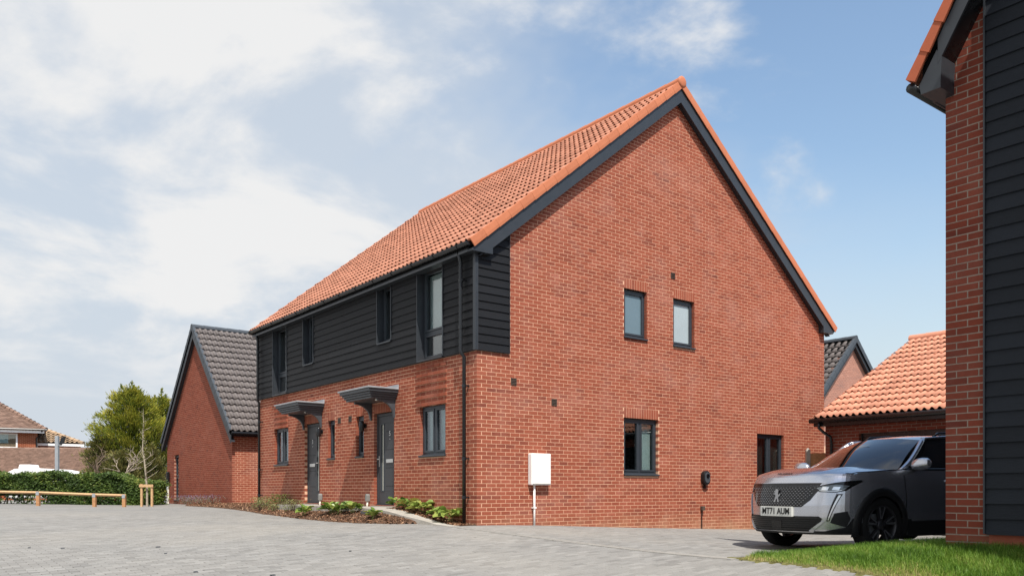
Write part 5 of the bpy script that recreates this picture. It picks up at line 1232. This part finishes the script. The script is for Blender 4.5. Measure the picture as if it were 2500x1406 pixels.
for i, (x, y, lb) in enumerate(((.80, 17.6, 'rightmost lavender clump below the annex gable'), (.78, 19.0, 'second lavender clump from the annex corner'), (.85, 20.2, 'third lavender clump from the annex corner'), (.95, 21.4, 'leftmost lavender clump near the annex window'))):
    herb(x, y, max(float(bedz(x, min(y, 20.2))), gz(x, y)), .62, .34, 420, 'lavender', lb, 40 + i, 'lavender', 'plant', 'lavender below the annex gable')
# slate set in the mulch
b = MB(); b.box(-1.0, -.76, 2.35, 2.72, .16, .235); tag(b.build('stepping_slab', 'trim_grey'), 'dark flat slab set in the mulch beside the path', 'slab')
# lawn
def lawnz(x, y):
    xl = np.interp(-np.asarray(y), [6.15, 7.1, 8.2, 9.6, 14], [-.62, -.75, -.93, -1.15, -1.6]); t = np.clip((np.asarray(x) - xl) / (.3 - xl), 0, 1)
    pk = np.interp(-np.asarray(y), [6.15, 6.7, 7.4, 8.3, 9, 14], [-.22, -.165, -.06, .045, .085, .10]); g = ground(xl, y) + .012
    return g + (np.maximum(pk, g) - g) * t ** .8
def lawn():
    xs = np.arange(-1.7, .62, .08); ys = np.arange(-13, -6.0, .1); X, Y = np.meshgrid(xs, ys); k = inside(LAWN, X, Y); Z = np.where(k, lawnz(X, Y), ground(X, Y) - .04); V = np.stack([X, Y, Z], -1).reshape(-1, 3); nx = len(xs)
    ok = (k | np.roll(k, 1, 0) | np.roll(k, -1, 0) | np.roll(k, 1, 1) | np.roll(k, -1, 1)).ravel()
    F = [(j * nx + i, j * nx + i + 1, (j + 1) * nx + i + 1, (j + 1) * nx + i) for j in range(len(ys) - 1) for i in range(nx - 1)]; F = [q for q in F if all(ok[a] for a in q)]
    me = bpy.data.meshes.new('lawn'); me.from_pydata(V.tolist(), [], F); me.materials.append(M['turf']); struct(link('lawn', me), 'lawn verge beside the near house')
    g = np.random.default_rng(9); n = 95000; x = g.uniform(-1.6, .5, n); y = g.uniform(-10.4, -6.1, n); x = x + 0; kk = inside(LAWN, x, y) & ~((x > .13) & (y < -8.49)) & (y < -6.32 + .25 * x)
    e = (x - np.interp(-y, [6.15, 7.1, 8.2, 9.6, 14], [-.62, -.75, -.93, -1.15, -1.6])); e = np.minimum(e, 3 * np.clip(-6.1 - y, 0, 1)); kk &= g.random(n) < np.clip(.25 + e * 4, 0, 1)
    x, y, e = x[kk], y[kk], e[kk]; n = len(x); z = lawnz(x, y)
    h = g.uniform(.035, .085, n) * np.clip(.45 + e * 2.2, .4, 1.25); a = g.uniform(0, 6.283, n); w = g.uniform(.0018, .0034, n); ln = np.abs(g.normal(0, .5, n)) * h
    bx, by = np.cos(a), np.sin(a); base = np.stack([x, y, z], 1); side = np.stack([-by * w, bx * w, 0 * w], 1); mid = base + np.stack([bx * ln * .35, by * ln * .35, h * .6], 1); tip = base + np.stack([bx * ln, by * ln, h], 1)
    V = np.stack([base - side, base + side, mid + side * .7, mid - side * .7, tip], 1).reshape(-1, 3); o = np.arange(n) * 5
    F = [(int(q), int(q + 1), int(q + 2), int(q + 3)) for q in o]; F2 = [(int(q + 3), int(q + 2), int(q + 4)) for q in o]
    me = bpy.data.meshes.new('grass'); me.from_pydata(V.tolist(), [], F + F2)
    patch = .12 * np.sin(x * 5 + y * 3) + .1 * np.sin(x * 11 - y * 7)
    dry = np.clip(.85 - e * 2.5, 0, 1); r = np.clip(.42 + patch + g.normal(0, .17, n) + dry * .55, 0, 1); at = me.attributes.new('rnd', 'FLOAT', 'FACE'); at.data.foreach_set('value', np.concatenate([r, r]).astype(np.float32)); me.materials.append(M['grass'])
    tag(link('grass', me), 'bright green grass of the verge beside the near house', None, kind='stuff')
lawn()
# a few dark chips of stone lying on the paving
for i, (cx_, cy_) in enumerate(((-7.14, 1.13), (-6.77, 0.76), (-5.65, 0.01), (-5.77, -0.81), (-5.92, -2.64), (-5.28, -3.4), (-3.69, -2.2))):
    p = Vector((cx_, cy_, 0)); b = MB(); random.seed(i); w = .018 + .006 * (i % 3)
    b.hexa([(p.x + sx * w * random.uniform(.8, 1.2), p.y + sy * w * .6 * random.uniform(.8, 1.2), gz(p.x, p.y) + q) for q in (-.01, .012) for sx, sy in ((-1, -1), (1, -1), (1, 1), (-1, 1))])
    tag(b.build('stone_chip', 'trim', bevel=.006), ['dark stone chip furthest left on the paving', 'dark stone chip second from the left on the paving', 'dark chip in the left middle of the paving, further of two', 'dark chip in the left middle of the paving, nearer of two', 'dark stone chip near the bottom edge left of centre', 'dark stone chip at the very bottom of the paving', 'dark stone chip in front of the mulch bed tip'][i], 'stone', 'stone chips on the paving')
# ================================================================ the parked car (local x forward from the nose, y left, z up)
def car():
    root = thing('parked_car', 'grey compact SUV parked nose-out by the near house, front facing the drive', 'car', (.58, -6.10, -.165), R(170.4))
    root.rotation_euler = (0, R(.35), R(170.4)); root.scale = (1.04, 1.04, 1.04)
    LEN, WB0, WB1, WR = 4.30, .90, 3.50, .345
    ip = lambda x, a, b: float(np.interp(x, a, b))
    nose = lambda z: ip(z, [.17, .235, .29, .45, .60, .74, .88, .955, 1.0], [.16, .07, .015, .0, .0, .02, .055, .10, .17])
    Wz = lambda z: ip(z, [.17, .30, .50, .68, .80, .92, 1.0, 1.08], [.82, .865, .885, .885, .878, .862, .842, .815])
    CL, EN, EM = .80, 2.5, 2.15
    def fx(y, z):                                   # distance behind the nose on the front face
        q = min(.9999, abs(y) / Wz(z)); return nose(z) + (CL - nose(z)) * (1 - (1 - q ** EN) ** (1 / EM))
    def sy(x, z):                                   # half width at distance x behind the nose
        w = Wz(z); n = nose(z)
        if x < CL: t = max(0, (x - n) / (CL - n)); return w * max(0, 1 - (1 - t) ** EM) ** (1 / EN)
        if x > LEN - .5: t = (LEN - x) / .5; return w * max(.02, 1 - (1 - max(0, t)) ** 2.2) ** .42
        return w + (.0 if x < 2.6 else .0)
    ztop = lambda x: ip(x, [0, .08, .18, .35, .7, 1.1, 1.6, 2.4, 3.4, 4.0, 4.3], [.945, .96, .97, .98, 1.0, 1.022, 1.035, 1.045, 1.085, 1.10, 1.05])
    def zsh(x): return ztop(x)
    # outline stations: front face by angle, then along the side
    sts = []
    for k in range(30): sts.append(('f', k / 30 * .965))
    xside = [CL * .55, CL * .7, CL * .85] + list(np.arange(CL, LEN - .45, .045)) + [LEN - .40, LEN - .28, LEN - .17, LEN - .08, LEN - .02]
    NT = 34
    def column(st):
        out = []
        for j in range(NT + 1):
            t = j / NT
            if st[0] == 'f':
                zt = ip(st[1], [0, .4, .7, .9, 1], [.988, .99, .986, .978, .97]); zb = .235; z = zb + (zt - zb) * t; y = st[1] * Wz(z); out.append((-fx(y, z), y, z))
            else:
                x = st[1]; zt = zsh(x); zb = ip(x, [.4, .6, 1.2], [.235, .25, .19]); z = zb + (zt - zb) * t; out.append((-x, sy(x, z), z))
        return out
    cols = [column(s) for s in sts] 
    x_end_front = max(-p[0] for p in cols[-1])
    cols += [column(('s', x)) for x in xside if x > x_end_front + .03]
    WH = [(WB0, WR), (WB1, WR)]
    def in_arch(p): return any(math.hypot(-p[0] - a, p[2] - b) < .385 for a, b in WH)
    paint, black = MB(), MB()
    for s in (1, -1):
        for i in range(len(cols) - 1):
            for j in range(NT):
                q = [cols[i][j], cols[i + 1][j], cols[i + 1][j + 1], cols[i][j + 1]]; c = [sum(p[k] for p in q) / 4 for k in range(3)]
                if c[0] < -.35 and in_arch(c): continue
                lowz = .285 if c[0] > -.62 else .40
                (black if c[2] < lowz else paint).add([(p[0], s * p[1], p[2]) for p in (q if s == 1 else q[::-1])], [(0, 1, 2, 3)], .5)
    # bonnet: front edge to the windscreen base
    def bonnet(x, v):                               # v -1..1 across
        e = sy(max(x, .02), min(.95, ztop(x))) if x > .17 else .0
        return e
    nb, mb = 26, 30; G = []
    fe = [(-p[0], p[1], p[2]) for p in [c[NT] for c in cols[:30]]]       # top front edge of the front face
    edge = [(x, y, z) for x, y, z in fe] + [(x, sy(x, ztop(x)), ztop(x)) for x in np.arange(.5, 1.46, .05) if x > fe[-1][0] + .02]
    ex = np.array([p[0] for p in edge]); ey = np.array([p[1] for p in edge]); ez_ = np.array([p[2] for p in edge])
    bon = MB(); rows = []
    for a in range(nb + 1):
        row = []
        for c in range(-mb, mb + 1):
            v = c / mb; av = abs(v)
            # front curve point for this v, and rear curve point
            k = av * (len(edge) - 1) * .62; i0 = min(len(edge) - 2, int(k)); fr = k - i0; P0 = [e_[i0] + (e_[i0 + 1] - e_[i0]) * fr for e_ in (ex, ey, ez_)]
            P1 = (1.02 + .36 * av ** 2.2, .80 * av, 1.055 - .02 * av ** 2)
            t = a / nb; te = t
            x = P0[0] + (P1[0] - P0[0]) * te; y = P0[1] + (P1[1] - P0[1]) * te; z = P0[2] + (P1[2] - P0[2]) * (t ** .8)
            z += .045 * math.sin(math.pi * min(1, t * 1.05)) ** .7 * (1 - av ** 4) + .012 * math.exp(-((av - .62) / .07) ** 2) * math.sin(math.pi * t)
            row.append((-x, math.copysign(y, v) if c else 0, z))
        rows.append(row)
    n = 2 * mb + 1; bon.add([p for r_ in rows for p in r_], [(a * n + c, a * n + c + 1, (a + 1) * n + c + 1, (a + 1) * n + c) for a in range(nb) for c in range(n - 1)], .5)
    # fill strip between the bonnet sides and the shoulder line
    for s in (1, -1):
        sidec = [rows[a][-1 if s == 1 else 0] for a in range(nb + 1)]
        outer = []
        for p in sidec:
            x = -p[0]; j = int(np.argmin(np.abs(ex - x))); outer.append((-x, s * (sy(x, ztop(x)) if x > fe[-1][0] else float(np.interp(x, ex, ey))), ztop(x) if x > .5 else float(np.interp(x, ex, ez_))))
        for a in range(nb): bon.add([sidec[a], sidec[a + 1], outer[a + 1], outer[a]], [(0, 1, 2, 3)], .5)
    body = paint.build('body', 'paint', root, smooth=True, inv=False)
    black.build('lower_cladding', 'plastic', root, inv=False, smooth=True)
    bon.build('bonnet', 'paint', root, smooth=True, inv=False)
    # ---- greenhouse
    def scr(u, t):   # windscreen u -1..1, t 0 bottom..1 top
        au = abs(u); b0 = np.array((1.03 + .33 * au ** 2.2, .755 * u, 1.04)); b1 = np.array((1.90 + .14 * au ** 2, .565 * u, 1.475 - .035 * au ** 2)); p = b0 * (1 - t) + b1 * t; p[2] += .035 * math.sin(math.pi * t); return (-p[0], p[1], p[2])
    def grid(fn, nu, nv, name, mat, par=root):
        b = MB(); b.add([fn(i / nu, j / nv) for j in range(nv + 1) for i in range(nu + 1)], [(j * (nu + 1) + i, j * (nu + 1) + i + 1, (j + 1) * (nu + 1) + i + 1, (j + 1) * (nu + 1) + i) for j in range(nv) for i in range(nu)], .5); return b.build(name, mat, par, smooth=True, inv=False)
    grid(lambda a, t: scr((2 * a - 1) * .985, t), 20, 10, 'windscreen', 'glass_dark')
    rail_z = lambda x: ip(x, [1.3, 2.04, 2.5, 3.2, 3.8, 4.1], [1.05, 1.44, 1.475, 1.465, 1.40, 1.33])
    def roof(a, v):
        x = 1.90 + v * 2.25; u = 2 * a - 1; au = abs(u); w = ip(x, [1.9, 2.4, 3.4, 4.15], [.565, .60, .58, .53]); xx = x + .14 * au ** 2 * (1 - v)
        zc = ip(x, [1.9, 2.2, 2.7, 3.3, 3.8, 4.15], [1.475, 1.515, 1.535, 1.52, 1.47, 1.40]); return (-xx, w * u, zc - (.05) * au ** 3)
    grid(roof, 16, 14, 'roof', 'paint')
    def side(s):
        def fn(a, t):       # a along from windscreen edge to the rear, t belt..roof
            lo = np.array((1.36, .755, 1.04)); hi = np.array((2.04, .565, 1.44)); A = lo * (1 - t) + hi * t; x = A[0] + (4.12 - A[0]) * a
            zb = ip(x, [1.3, 2.4, 3.4, 4.2], [1.04, 1.045, 1.085, 1.10]); zt = ip(x, [1.3, 2.04, 2.4, 3.4, 4.15], [1.04, 1.44, 1.475, 1.46, 1.35]); z = zb + (zt - zb) * t if x > 2.04 else A[2] if a == 0 else zb + (max(zt, A[2]) - zb) * t
            yb, yt = ip(x, [1.3, 1.7, 4.1], [.775, .80, .80]), ip(x, [1.9, 2.4, 3.4, 4.15], [.565, .60, .58, .53]); y = yb + (yt - yb) * t ** 1.25
            return (-x, s * y, z)
        return fn
    for s in (1, -1):
        f = side(s); grid(f, 30, 8, 'side_frame', 'gloss_black')
        g = lambda a, t, f=f, s=s: tuple(np.array(f(.055 + a * .36, .06 + t * .80)) + np.array((0, s * .006, .002))); grid(g, 12, 6, 'door_window', 'glass_dark')
        g = lambda a, t, f=f, s=s: tuple(np.array(f(.46 + a * .30, .06 + t * .80)) + np.array((0, s * .006, .002))); grid(g, 12, 6, 'door_window', 'glass_dark')
        b = MB(); pts = []
        for t in range(-1, 11):
            tt = t / 10; p = np.array(scr(s, min(1, max(0, tt)))); q = np.array(f(.034, min(1, max(0, tt)))); c_ = (p + q) / 2 + np.array((.01, s * .006, .004))
            if tt < 0: c_ = c_ + np.array((.10, 0, -.05))
            pts.append(tuple(c_))
        b.tube(pts, [.030] * 2 + [.034] * 9 + [.03], 10); b.build('windscreen_pillar', 'paint', root, smooth=True, inv=False)
        q = MB(); q.tube([(-x, s * (float(np.interp(x, ex, ey)) if x < fe[-1][0] else sy(x, ztop(x))) * .985, (float(np.interp(x, ex, ez_)) if x < fe[-1][0] else ztop(x)) + .006) for x in np.arange(.42, 1.36, .06)], .006, 5); q.build('bonnet_seam', 'dark', body, inv=False)
        b = MB(); pts = [(-x, s * (ip(x, [1.9, 2.4, 3.4, 4.15], [.565, .60, .58, .53]) - .0), rail_z(x) + .012) for x in np.arange(2.04, 4.0, .1)]; b.tube(pts, .022, 6); b.build('cant_rail', 'paint', root, smooth=True, inv=False)
        b = MB(); pts = [(-x, s * .545, h) for x, h in ((2.32, 1.49), (2.42, 1.535), (2.8, 1.555), (3.3, 1.545), (3.7, 1.51), (3.8, 1.47))]; b.tube(pts, .017, 6); b.build('roof_rail', 'gloss_black', root, smooth=True, inv=False)
        # belt moulding between the glass and the door
        b = MB(); pts = [(-x, s * (ip(x, [1.36, 1.7, 4.1], [.80, .825, .825])), ip(x, [1.3, 2.4, 3.4, 4.2], [1.035, 1.045, 1.085, 1.10])) for x in np.arange(1.36, 4.1, .15)]; b.tube(pts, .016, 6); b.build('belt_moulding', 'gloss_black', root, smooth=True, inv=False)
        # shoulder between body top and glass
        b = MB(); P = [(x, sy(x, ztop(x)), ztop(x)) for x in np.arange(1.30, 4.2, .1)]
        for (x, y, z), (x2, y2, z2) in zip(P[:-1], P[1:]): b.add([(-x, s * y, z), (-x2, s * y2, z2), (-x2, s * .79, z2 + .015), (-x, s * .79, z + .015)], [(0, 1, 2, 3)], .5)
        b.build('shoulder', 'paint', root, smooth=True, inv=False)
        # mirror
        m = MB(); C0 = np.array((-1.50, s * .965, 1.095)); nu, nv = 14, 10; vs = []
        for j in range(nv + 1):
            for i in range(nu):
                th, ph = 2 * math.pi * i / nu, math.pi * j / nv; x = math.cos(ph); rr = math.sin(ph) ** .7; vs.append((C0[0] + .075 * rr * math.sin(th) * (1 if math.sin(th) > 0 else .55) , C0[1] + s * .135 * x, C0[2] + .088 * rr * math.cos(th) * (1 if math.cos(th) > 0 else .8) + .012 * x))
        fs = [(j * nu + i, j * nu + (i + 1) % nu, (j + 1) * nu + (i + 1) % nu, (j + 1) * nu + i) for j in range(nv) for i in range(nu)]; m.add(vs, fs, .5); mo = m.build('door_mirror', 'paint', root, smooth=True, inv=False)
        q = MB(); q.hexa([(-1.50, s * .79, 1.02), (-1.58, s * .79, 1.02), (-1.56, s * .93, 1.02), (-1.50, s * .93, 1.02), (-1.49, s * .79, 1.05), (-1.59, s * .79, 1.05), (-1.57, s * .93, 1.055), (-1.49, s * .93, 1.055)]); q.build('mirror_arm', 'gloss_black', mo, inv=False)
        # door seams and handles
        for x in (1.32, 2.42, 3.35):
            q = MB(); q.tube([(-x - .10 * (z - .4) * (x > 3), s * (sy(x, z) + .001), z) for z in np.arange(.42, 1.0, .06)], .004, 4); q.build('door_seam', 'dark', body, inv=False)
        for x in (2.14, 3.06):
            q = MB(); q.tube([(-x, s * (.888), .90), (-x - .10, s * .905, .905), (-x - .20, s * .888, .91)], .014, 6); q.build('door_handle', 'paint', body, inv=False)
        # wheel arches, wells, wheels
        for a, bz in WH:
            q = MB(); vs = []; N = 30
            for k in range(N + 1):
                t = R(-18) + (R(216)) * k / N
                for rr, off in ((.362, .0), (.372, .018), (.445, .016), (.462, .004)):
                    x, z = a - rr * math.cos(t), bz + rr * math.sin(t); z = max(.16, z); vs.append((-x, s * (sy(x, min(z, 1.0)) + off), z))
            q.add(vs, [(k * 4 + c, k * 4 + c + 1, k * 4 + 5 + c, k * 4 + 4 + c) for k in range(N) for c in range(3)], .5); q.build('arch_cladding', 'plastic', root, smooth=True, inv=False)
            q = MB(); vs = []
            for k in range(N + 1):
                t = R(-18) + R(216) * k / N
                for yy in (.50, .86): x, z = a - .366 * math.cos(t), bz + .366 * math.sin(t); vs.append((-x, s * yy, max(.17, z)))
            q.add(vs, [(2 * k, 2 * k + 1, 2 * k + 3, 2 * k + 2) for k in range(N)], .5); q.build('wheel_well', 'dark', root, inv=False)
    # underbody
    b = MB(); b.box(-4.0, -1.28, -.74, .74, .20, .44); b.box(-.52, -.24, -.58, .58, .235, .42); b.box(-1.28, -.52, -.54, .54, .26, .60); b.build('underbody', 'dark', root, inv=False)
    b = MB(); b.box(-3.4, -1.36, .70, .872, .19, .42); b.box(-3.4, -1.36, -.872, -.70, .19, .42); b.build('sill', 'plastic', root, inv=False, bevel=.03)
    # ---- wheels
    def wheel(x, s, steer=0):
        T = lambda a, c, h: Vector((-x, 0, WR)) + Matrix.Rotation(steer, 3, 'Z') @ Vector((a, s * (h), c)) + Vector((0, s * .775, 0))
        b = MB(); b.lathe([(.243, -.10), (.285, -.112), (.325, -.105), (.343, -.085), (.345, 0), (.343, .085), (.325, .105), (.285, .112), (.243, .10)], T, 40, .5); w = b.build('wheel', 'rubber', root, smooth=True, inv=False)
        b = MB(); b.lathe([(.243, -.10), (.232, .085), (.245, .10), (.238, .104), (.226, .09), (.215, .02), (.215, -.08)], T, 40, .5); b.build('rim', 'alloy', w, smooth=True, inv=False)
        b = MB(); b.lathe([(.14, -.04), (.14, -.03), (.03, -.03)], T, 30, .5); b.build('brake_disc', 'steel', w, inv=False)
        b = MB(); b.lathe([(0, .085), (.03, .085), (.055, .078), (.062, .05), (.062, .0)], T, 20, .5); b.build('hub', 'alloy', w, smooth=True, inv=False)
        for k in range(5):
            an = 2 * math.pi * k / 5 + .3; sp = MB(); fc = MB()
            for d_, w0, w1 in ((-.17, .018, .026), (.17, .018, .026)):
                c0, c1 = an, an + d_
                def pt(r_, aa, off, h): return T(r_ * math.cos(aa) - off * math.sin(aa), r_ * math.sin(aa) + off * math.cos(aa), h)
                sp.hexa([pt(.05, c0, -w0, .03), pt(.05, c0, w0, .03), pt(.232, c1, w1, .045), pt(.232, c1, -w1, .045), pt(.05, c0, -w0, .078), pt(.05, c0, w0, .078), pt(.232, c1, w1, .092), pt(.232, c1, -w1, .092)])
                o_ = .006 if d_ > 0 else -.006
                fc.poly([pt(.08, c0 + d_ * .15, -w0 * .5 + o_, .0815), pt(.08, c0 + d_ * .15, w0 * .5 + o_, .0815), pt(.225, c1, w1 * .7 + o_, .0935), pt(.225, c1, -w1 * .35 + o_, .0935)])
            so = sp.build('spoke', 'alloy', w, inv=False); fc.build('spoke_face', 'alloy_cut', w, inv=False)
    wheel(WB0, 1, R(-4)); wheel(WB0, -1, R(-4)); wheel(WB1, 1); wheel(WB1, -1)
    # ---- front details, draped on the front face
    def drape(poly, off, name, mat, par=body, step=.04, thick=.0):
        bm = bmesh.new(); f = bm.faces.new([bm.verts.new((0, y, z)) for y, z in poly])
        lo, hi = [min(p[k] for p in poly) for k in (0, 1)], [max(p[k] for p in poly) for k in (0, 1)]
        for k in (0, 1):
            v = math.ceil(lo[k] / step) * step
            while v < hi[k] - 1e-4:
                co = (0, v, 0) if k == 0 else (0, 0, v); no = (0, 1, 0) if k == 0 else (0, 0, 1)
                bmesh.ops.bisect_plane(bm, geom=bm.verts[:] + bm.edges[:] + bm.faces[:], plane_co=co, plane_no=no); v += step
        for v in bm.verts: v.co.x = -fx(v.co.y, v.co.z) + off
        if thick:
            ex_ = bmesh.ops.extrude_face_region(bm, geom=bm.faces[:])
            for v in [q for q in ex_['geom'] if isinstance(q, bmesh.types.BMVert)]: v.co.x += thick
        bmesh.ops.recalc_face_normals(bm, faces=bm.faces[:])
        me = bpy.data.meshes.new(name); bm.to_mesh(me); bm.free(); me.materials.append(M[mat]); o = link(name, me, par, inv=False); return o
    mir = lambda p, s: [(s * y, z) for y, z in p]
    gr = drape([(-.37, .575), (.37, .575), (.47, .66), (.56, .80), (.55, .835), (-.55, .835), (-.56, .80), (-.47, .66)], .004, 'grille', 'gloss_black')
    b = MB()
    for r_ in range(11):
        z = .594 + r_ * .0218; hw = .37 + (z - .575) * .78; hw = min(hw, .55)
        m = int(hw / .046)
        for i in range(-m, m + 1):
            y = i * .046 + (.023 if r_ % 2 else 0)
            if abs(y) > hw - .015 or (abs(y) < .055 and .63 < z < .79): continue
            w, h = .010 + .006 * abs(y) / hw, .0036; dz = .0; x = -fx(y, z) + .006
            b.add([(x, y - w, z), (x + .007, y, z - h), (x, y + w, z), (x + .007, y, z + h)], [(0, 1, 2, 3)], .5)
    b.build('grille_studs', 'alloy_cut', gr, inv=False)
    drape([(-.55, .838), (.55, .838), (.57, .872), (-.57, .872)], .006, 'bonnet_lip', 'gloss_black')
    drape([(-.43, .275), (.43, .275), (.58, .40), (.60, .462), (-.60, .462), (-.58, .40)], .004, 'lower_intake', 'plastic')
    for k in range(6):
        z = .30 + k * .026; hw = .44 + (z - .275) * 1.1; drape([(-hw, z), (hw, z), (hw, z + .008), (-hw, z + .008)], .006, 'intake_slat', 'gloss_black', thick=.008)
    drape([(-.075, .285), (.075, .285), (.085, .40), (-.085, .40)], .012, 'radar_cover', 'gloss_black')
    for s in (1, -1):
        hp = [(.49, .815), (.555, .765), (.70, .752), (.775, .775), (.845, .885), (.835, .902), (.70, .878), (.60, .852)]
        hl = drape(mir(hp, s), .006, 'headlight', 'gloss_black', step=.025)
        drape(mir([(.525, .81), (.57, .772), (.70, .762), (.755, .78), (.79, .835), (.70, .85), (.60, .835)], s), .010, 'lens', 'lamp', hl, .025)
        for y0, y1 in ((.575, .645), (.67, .735)):
            drape(mir([(y0, .785), (y1 - .01, .780), (y1, .822), (y0 + .012, .826)], s), .013, 'reflector', 'lamp_bright', hl, .02)
        drape(mir([(.56, .773), (.70, .763), (.75, .778), (.745, .784), (.70, .770), (.565, .779)], s), .014, 'light_guide', 'lamp_bright', hl, .02)
        dl = drape(mir([(.715, .735), (.755, .735), (.655, .405), (.632, .40)], s), .007, 'daytime_light', 'gloss_black', step=.03)
        drape(mir([(.728, .72), (.745, .72), (.652, .415), (.642, .415)], s), .011, 'light_strip', 'lamp_bright', dl, .03)
        drape(mir([(.66, .385), (.70, .50), (.79, .525), (.80, .43), (.77, .33)], s), .006, 'corner_vent', 'plastic', step=.03)
    for s in (1, -1):
        drape(mir([(.50, .262), (.60, .275), (.77, .33), (.815, .44), (.845, .44), (.85, .262)], s), .007, 'bumper_corner', 'plastic', step=.03)
        drape(mir([(.63, .74), (.715, .745), (.632, .405), (.56, .47)], s), .004, 'fang_panel', 'paint', step=.03, thick=.012)
    drape([(-.45, .272), (.45, .272), (.60, .40), (.615, .395), (.49, .262), (-.49, .262), (-.615, .395), (-.60, .40)], .008, 'lower_lip', 'paint', step=.04, thick=.014)
    # number plate
    pz = .515; b = MB(); px_ = -fx(0, pz); b.box(px_ - .02, px_ + .018, -.265, .265, pz - .062, pz + .062); pl = b.build('number_plate', 'plate', body, inv=False, bevel=.004)
    b = MB(); b.box(px_ - .02, px_ + .012, -.275, .275, pz - .072, pz - .0625); b.build('plate_holder', 'plastic', pl, inv=False)
    def text(s, size, loc, rot, mat, name, par, sx=1., ext=.0015):
        fc = bpy.data.curves.new(name, 'FONT'); fc.body = s; fc.size = size; fc.extrude = ext; fc.align_x = 'CENTER'; fc.align_y = 'CENTER'; fc.offset = .0015 * size / .1 if name == 'registration' else 0
        to = bpy.data.objects.new('tmp', fc); COL.objects.link(to); me = bpy.data.meshes.new_from_object(to.evaluated_get(bpy.context.evaluated_depsgraph_get())); bpy.data.objects.remove(to)
        me.materials.clear(); me.materials.append(M[mat]); me.name = name; o = link(name, me, par, inv=False); o.location = loc; o.rotation_euler = rot; o.scale = (sx, 1, 1); return o
    text('MT71 AUM', .112, (px_ + .0195, 0, pz + .002), (R(90), 0, R(90)), 'ink', 'registration', pl, .86)
    for y in (-.235, .235):
        b = MB(); b.lathe([(0, .004), (.008, .003), (.009, 0)], lambda a, c, h: Vector((px_ + .018 + h, y + a, pz + .004 + c)), 8); b.build('plate_screw', 'chrome', pl, inv=False)
    # standing-lion badge, and the small letters on the bonnet edge
    lion = [(-.035, .075), (-.020, .095), (.005, .100), (.022, .088), (.020, .070), (.034, .074), (.050, .060), (.046, .050), (.026, .054), (.030, .040), (.050, .034), (.058, .018), (.048, .016), (.034, .024), (.022, .012), (.020, -.012), (.034, -.030), (.040, -.062), (.060, -.082), (.058, -.096), (.028, -.094), (.016, -.060), (-.002, -.040), (-.014, -.062), (-.012, -.090), (-.040, -.096), (-.044, -.082), (-.034, -.058), (-.030, -.030), (-.044, -.010), (-.062, -.006), (-.072, .020), (-.062, .034), (-.054, .016), (-.034, .008), (-.026, .024), (-.030, .050)]
    gz0 = .715; b = MB(); b.prism([(-fx(0, gz0) + .010, -y * .85, gz0 + z * .85) for y, z in lion], (.008, 0, 0)); b.build('lion_badge', 'alloy_cut', gr, inv=False)
    text('PEUGEOT', .034, (-.150, 0, .992), (R(52), 0, R(90)), 'ink', 'bonnet_lettering', body, 1.7)
    # cabin: dashboard, seats and wheel seen dimly through the glass
    b = MB(); b.box(-1.75, -1.25, -.70, .70, .80, 1.03); b.build('dashboard', 'plastic', root, inv=False, bevel=.05)
    for y in (-.37, .37):
        b = MB(); b.hexa([(-2.2, y - .23, .6), (-2.2, y + .23, .6), (-2.5, y + .23, .6), (-2.5, y - .23, .6), (-2.42, y - .19, 1.2), (-2.42, y + .19, 1.2), (-2.58, y + .19, 1.2), (-2.58, y - .19, 1.2)]); b.box(-2.60, -2.50, y - .11, y + .11, 1.22, 1.38); b.build('seat', 'plastic', root, inv=False, bevel=.03)
    b = MB(); b.tube([(-1.80 - .06 * math.sin(a) * .5, -.37 + .18 * math.cos(a), .98 + .16 * math.sin(a)) for a in [2 * math.pi * k / 16 for k in range(17)]], .015, 6); b.build('steering_wheel', 'plastic', root, inv=False)
    b = MB(); b.box(-4.0, -1.3, -.72, .72, .44, .50); b.build('cabin_floor', 'dark', root, inv=False)
    b = MB(); b.box(-1.66, -1.60, -.11, .11, 1.30, 1.36); b.build('rear_view_mirror', 'plastic', root, inv=False, bevel=.01)
car()
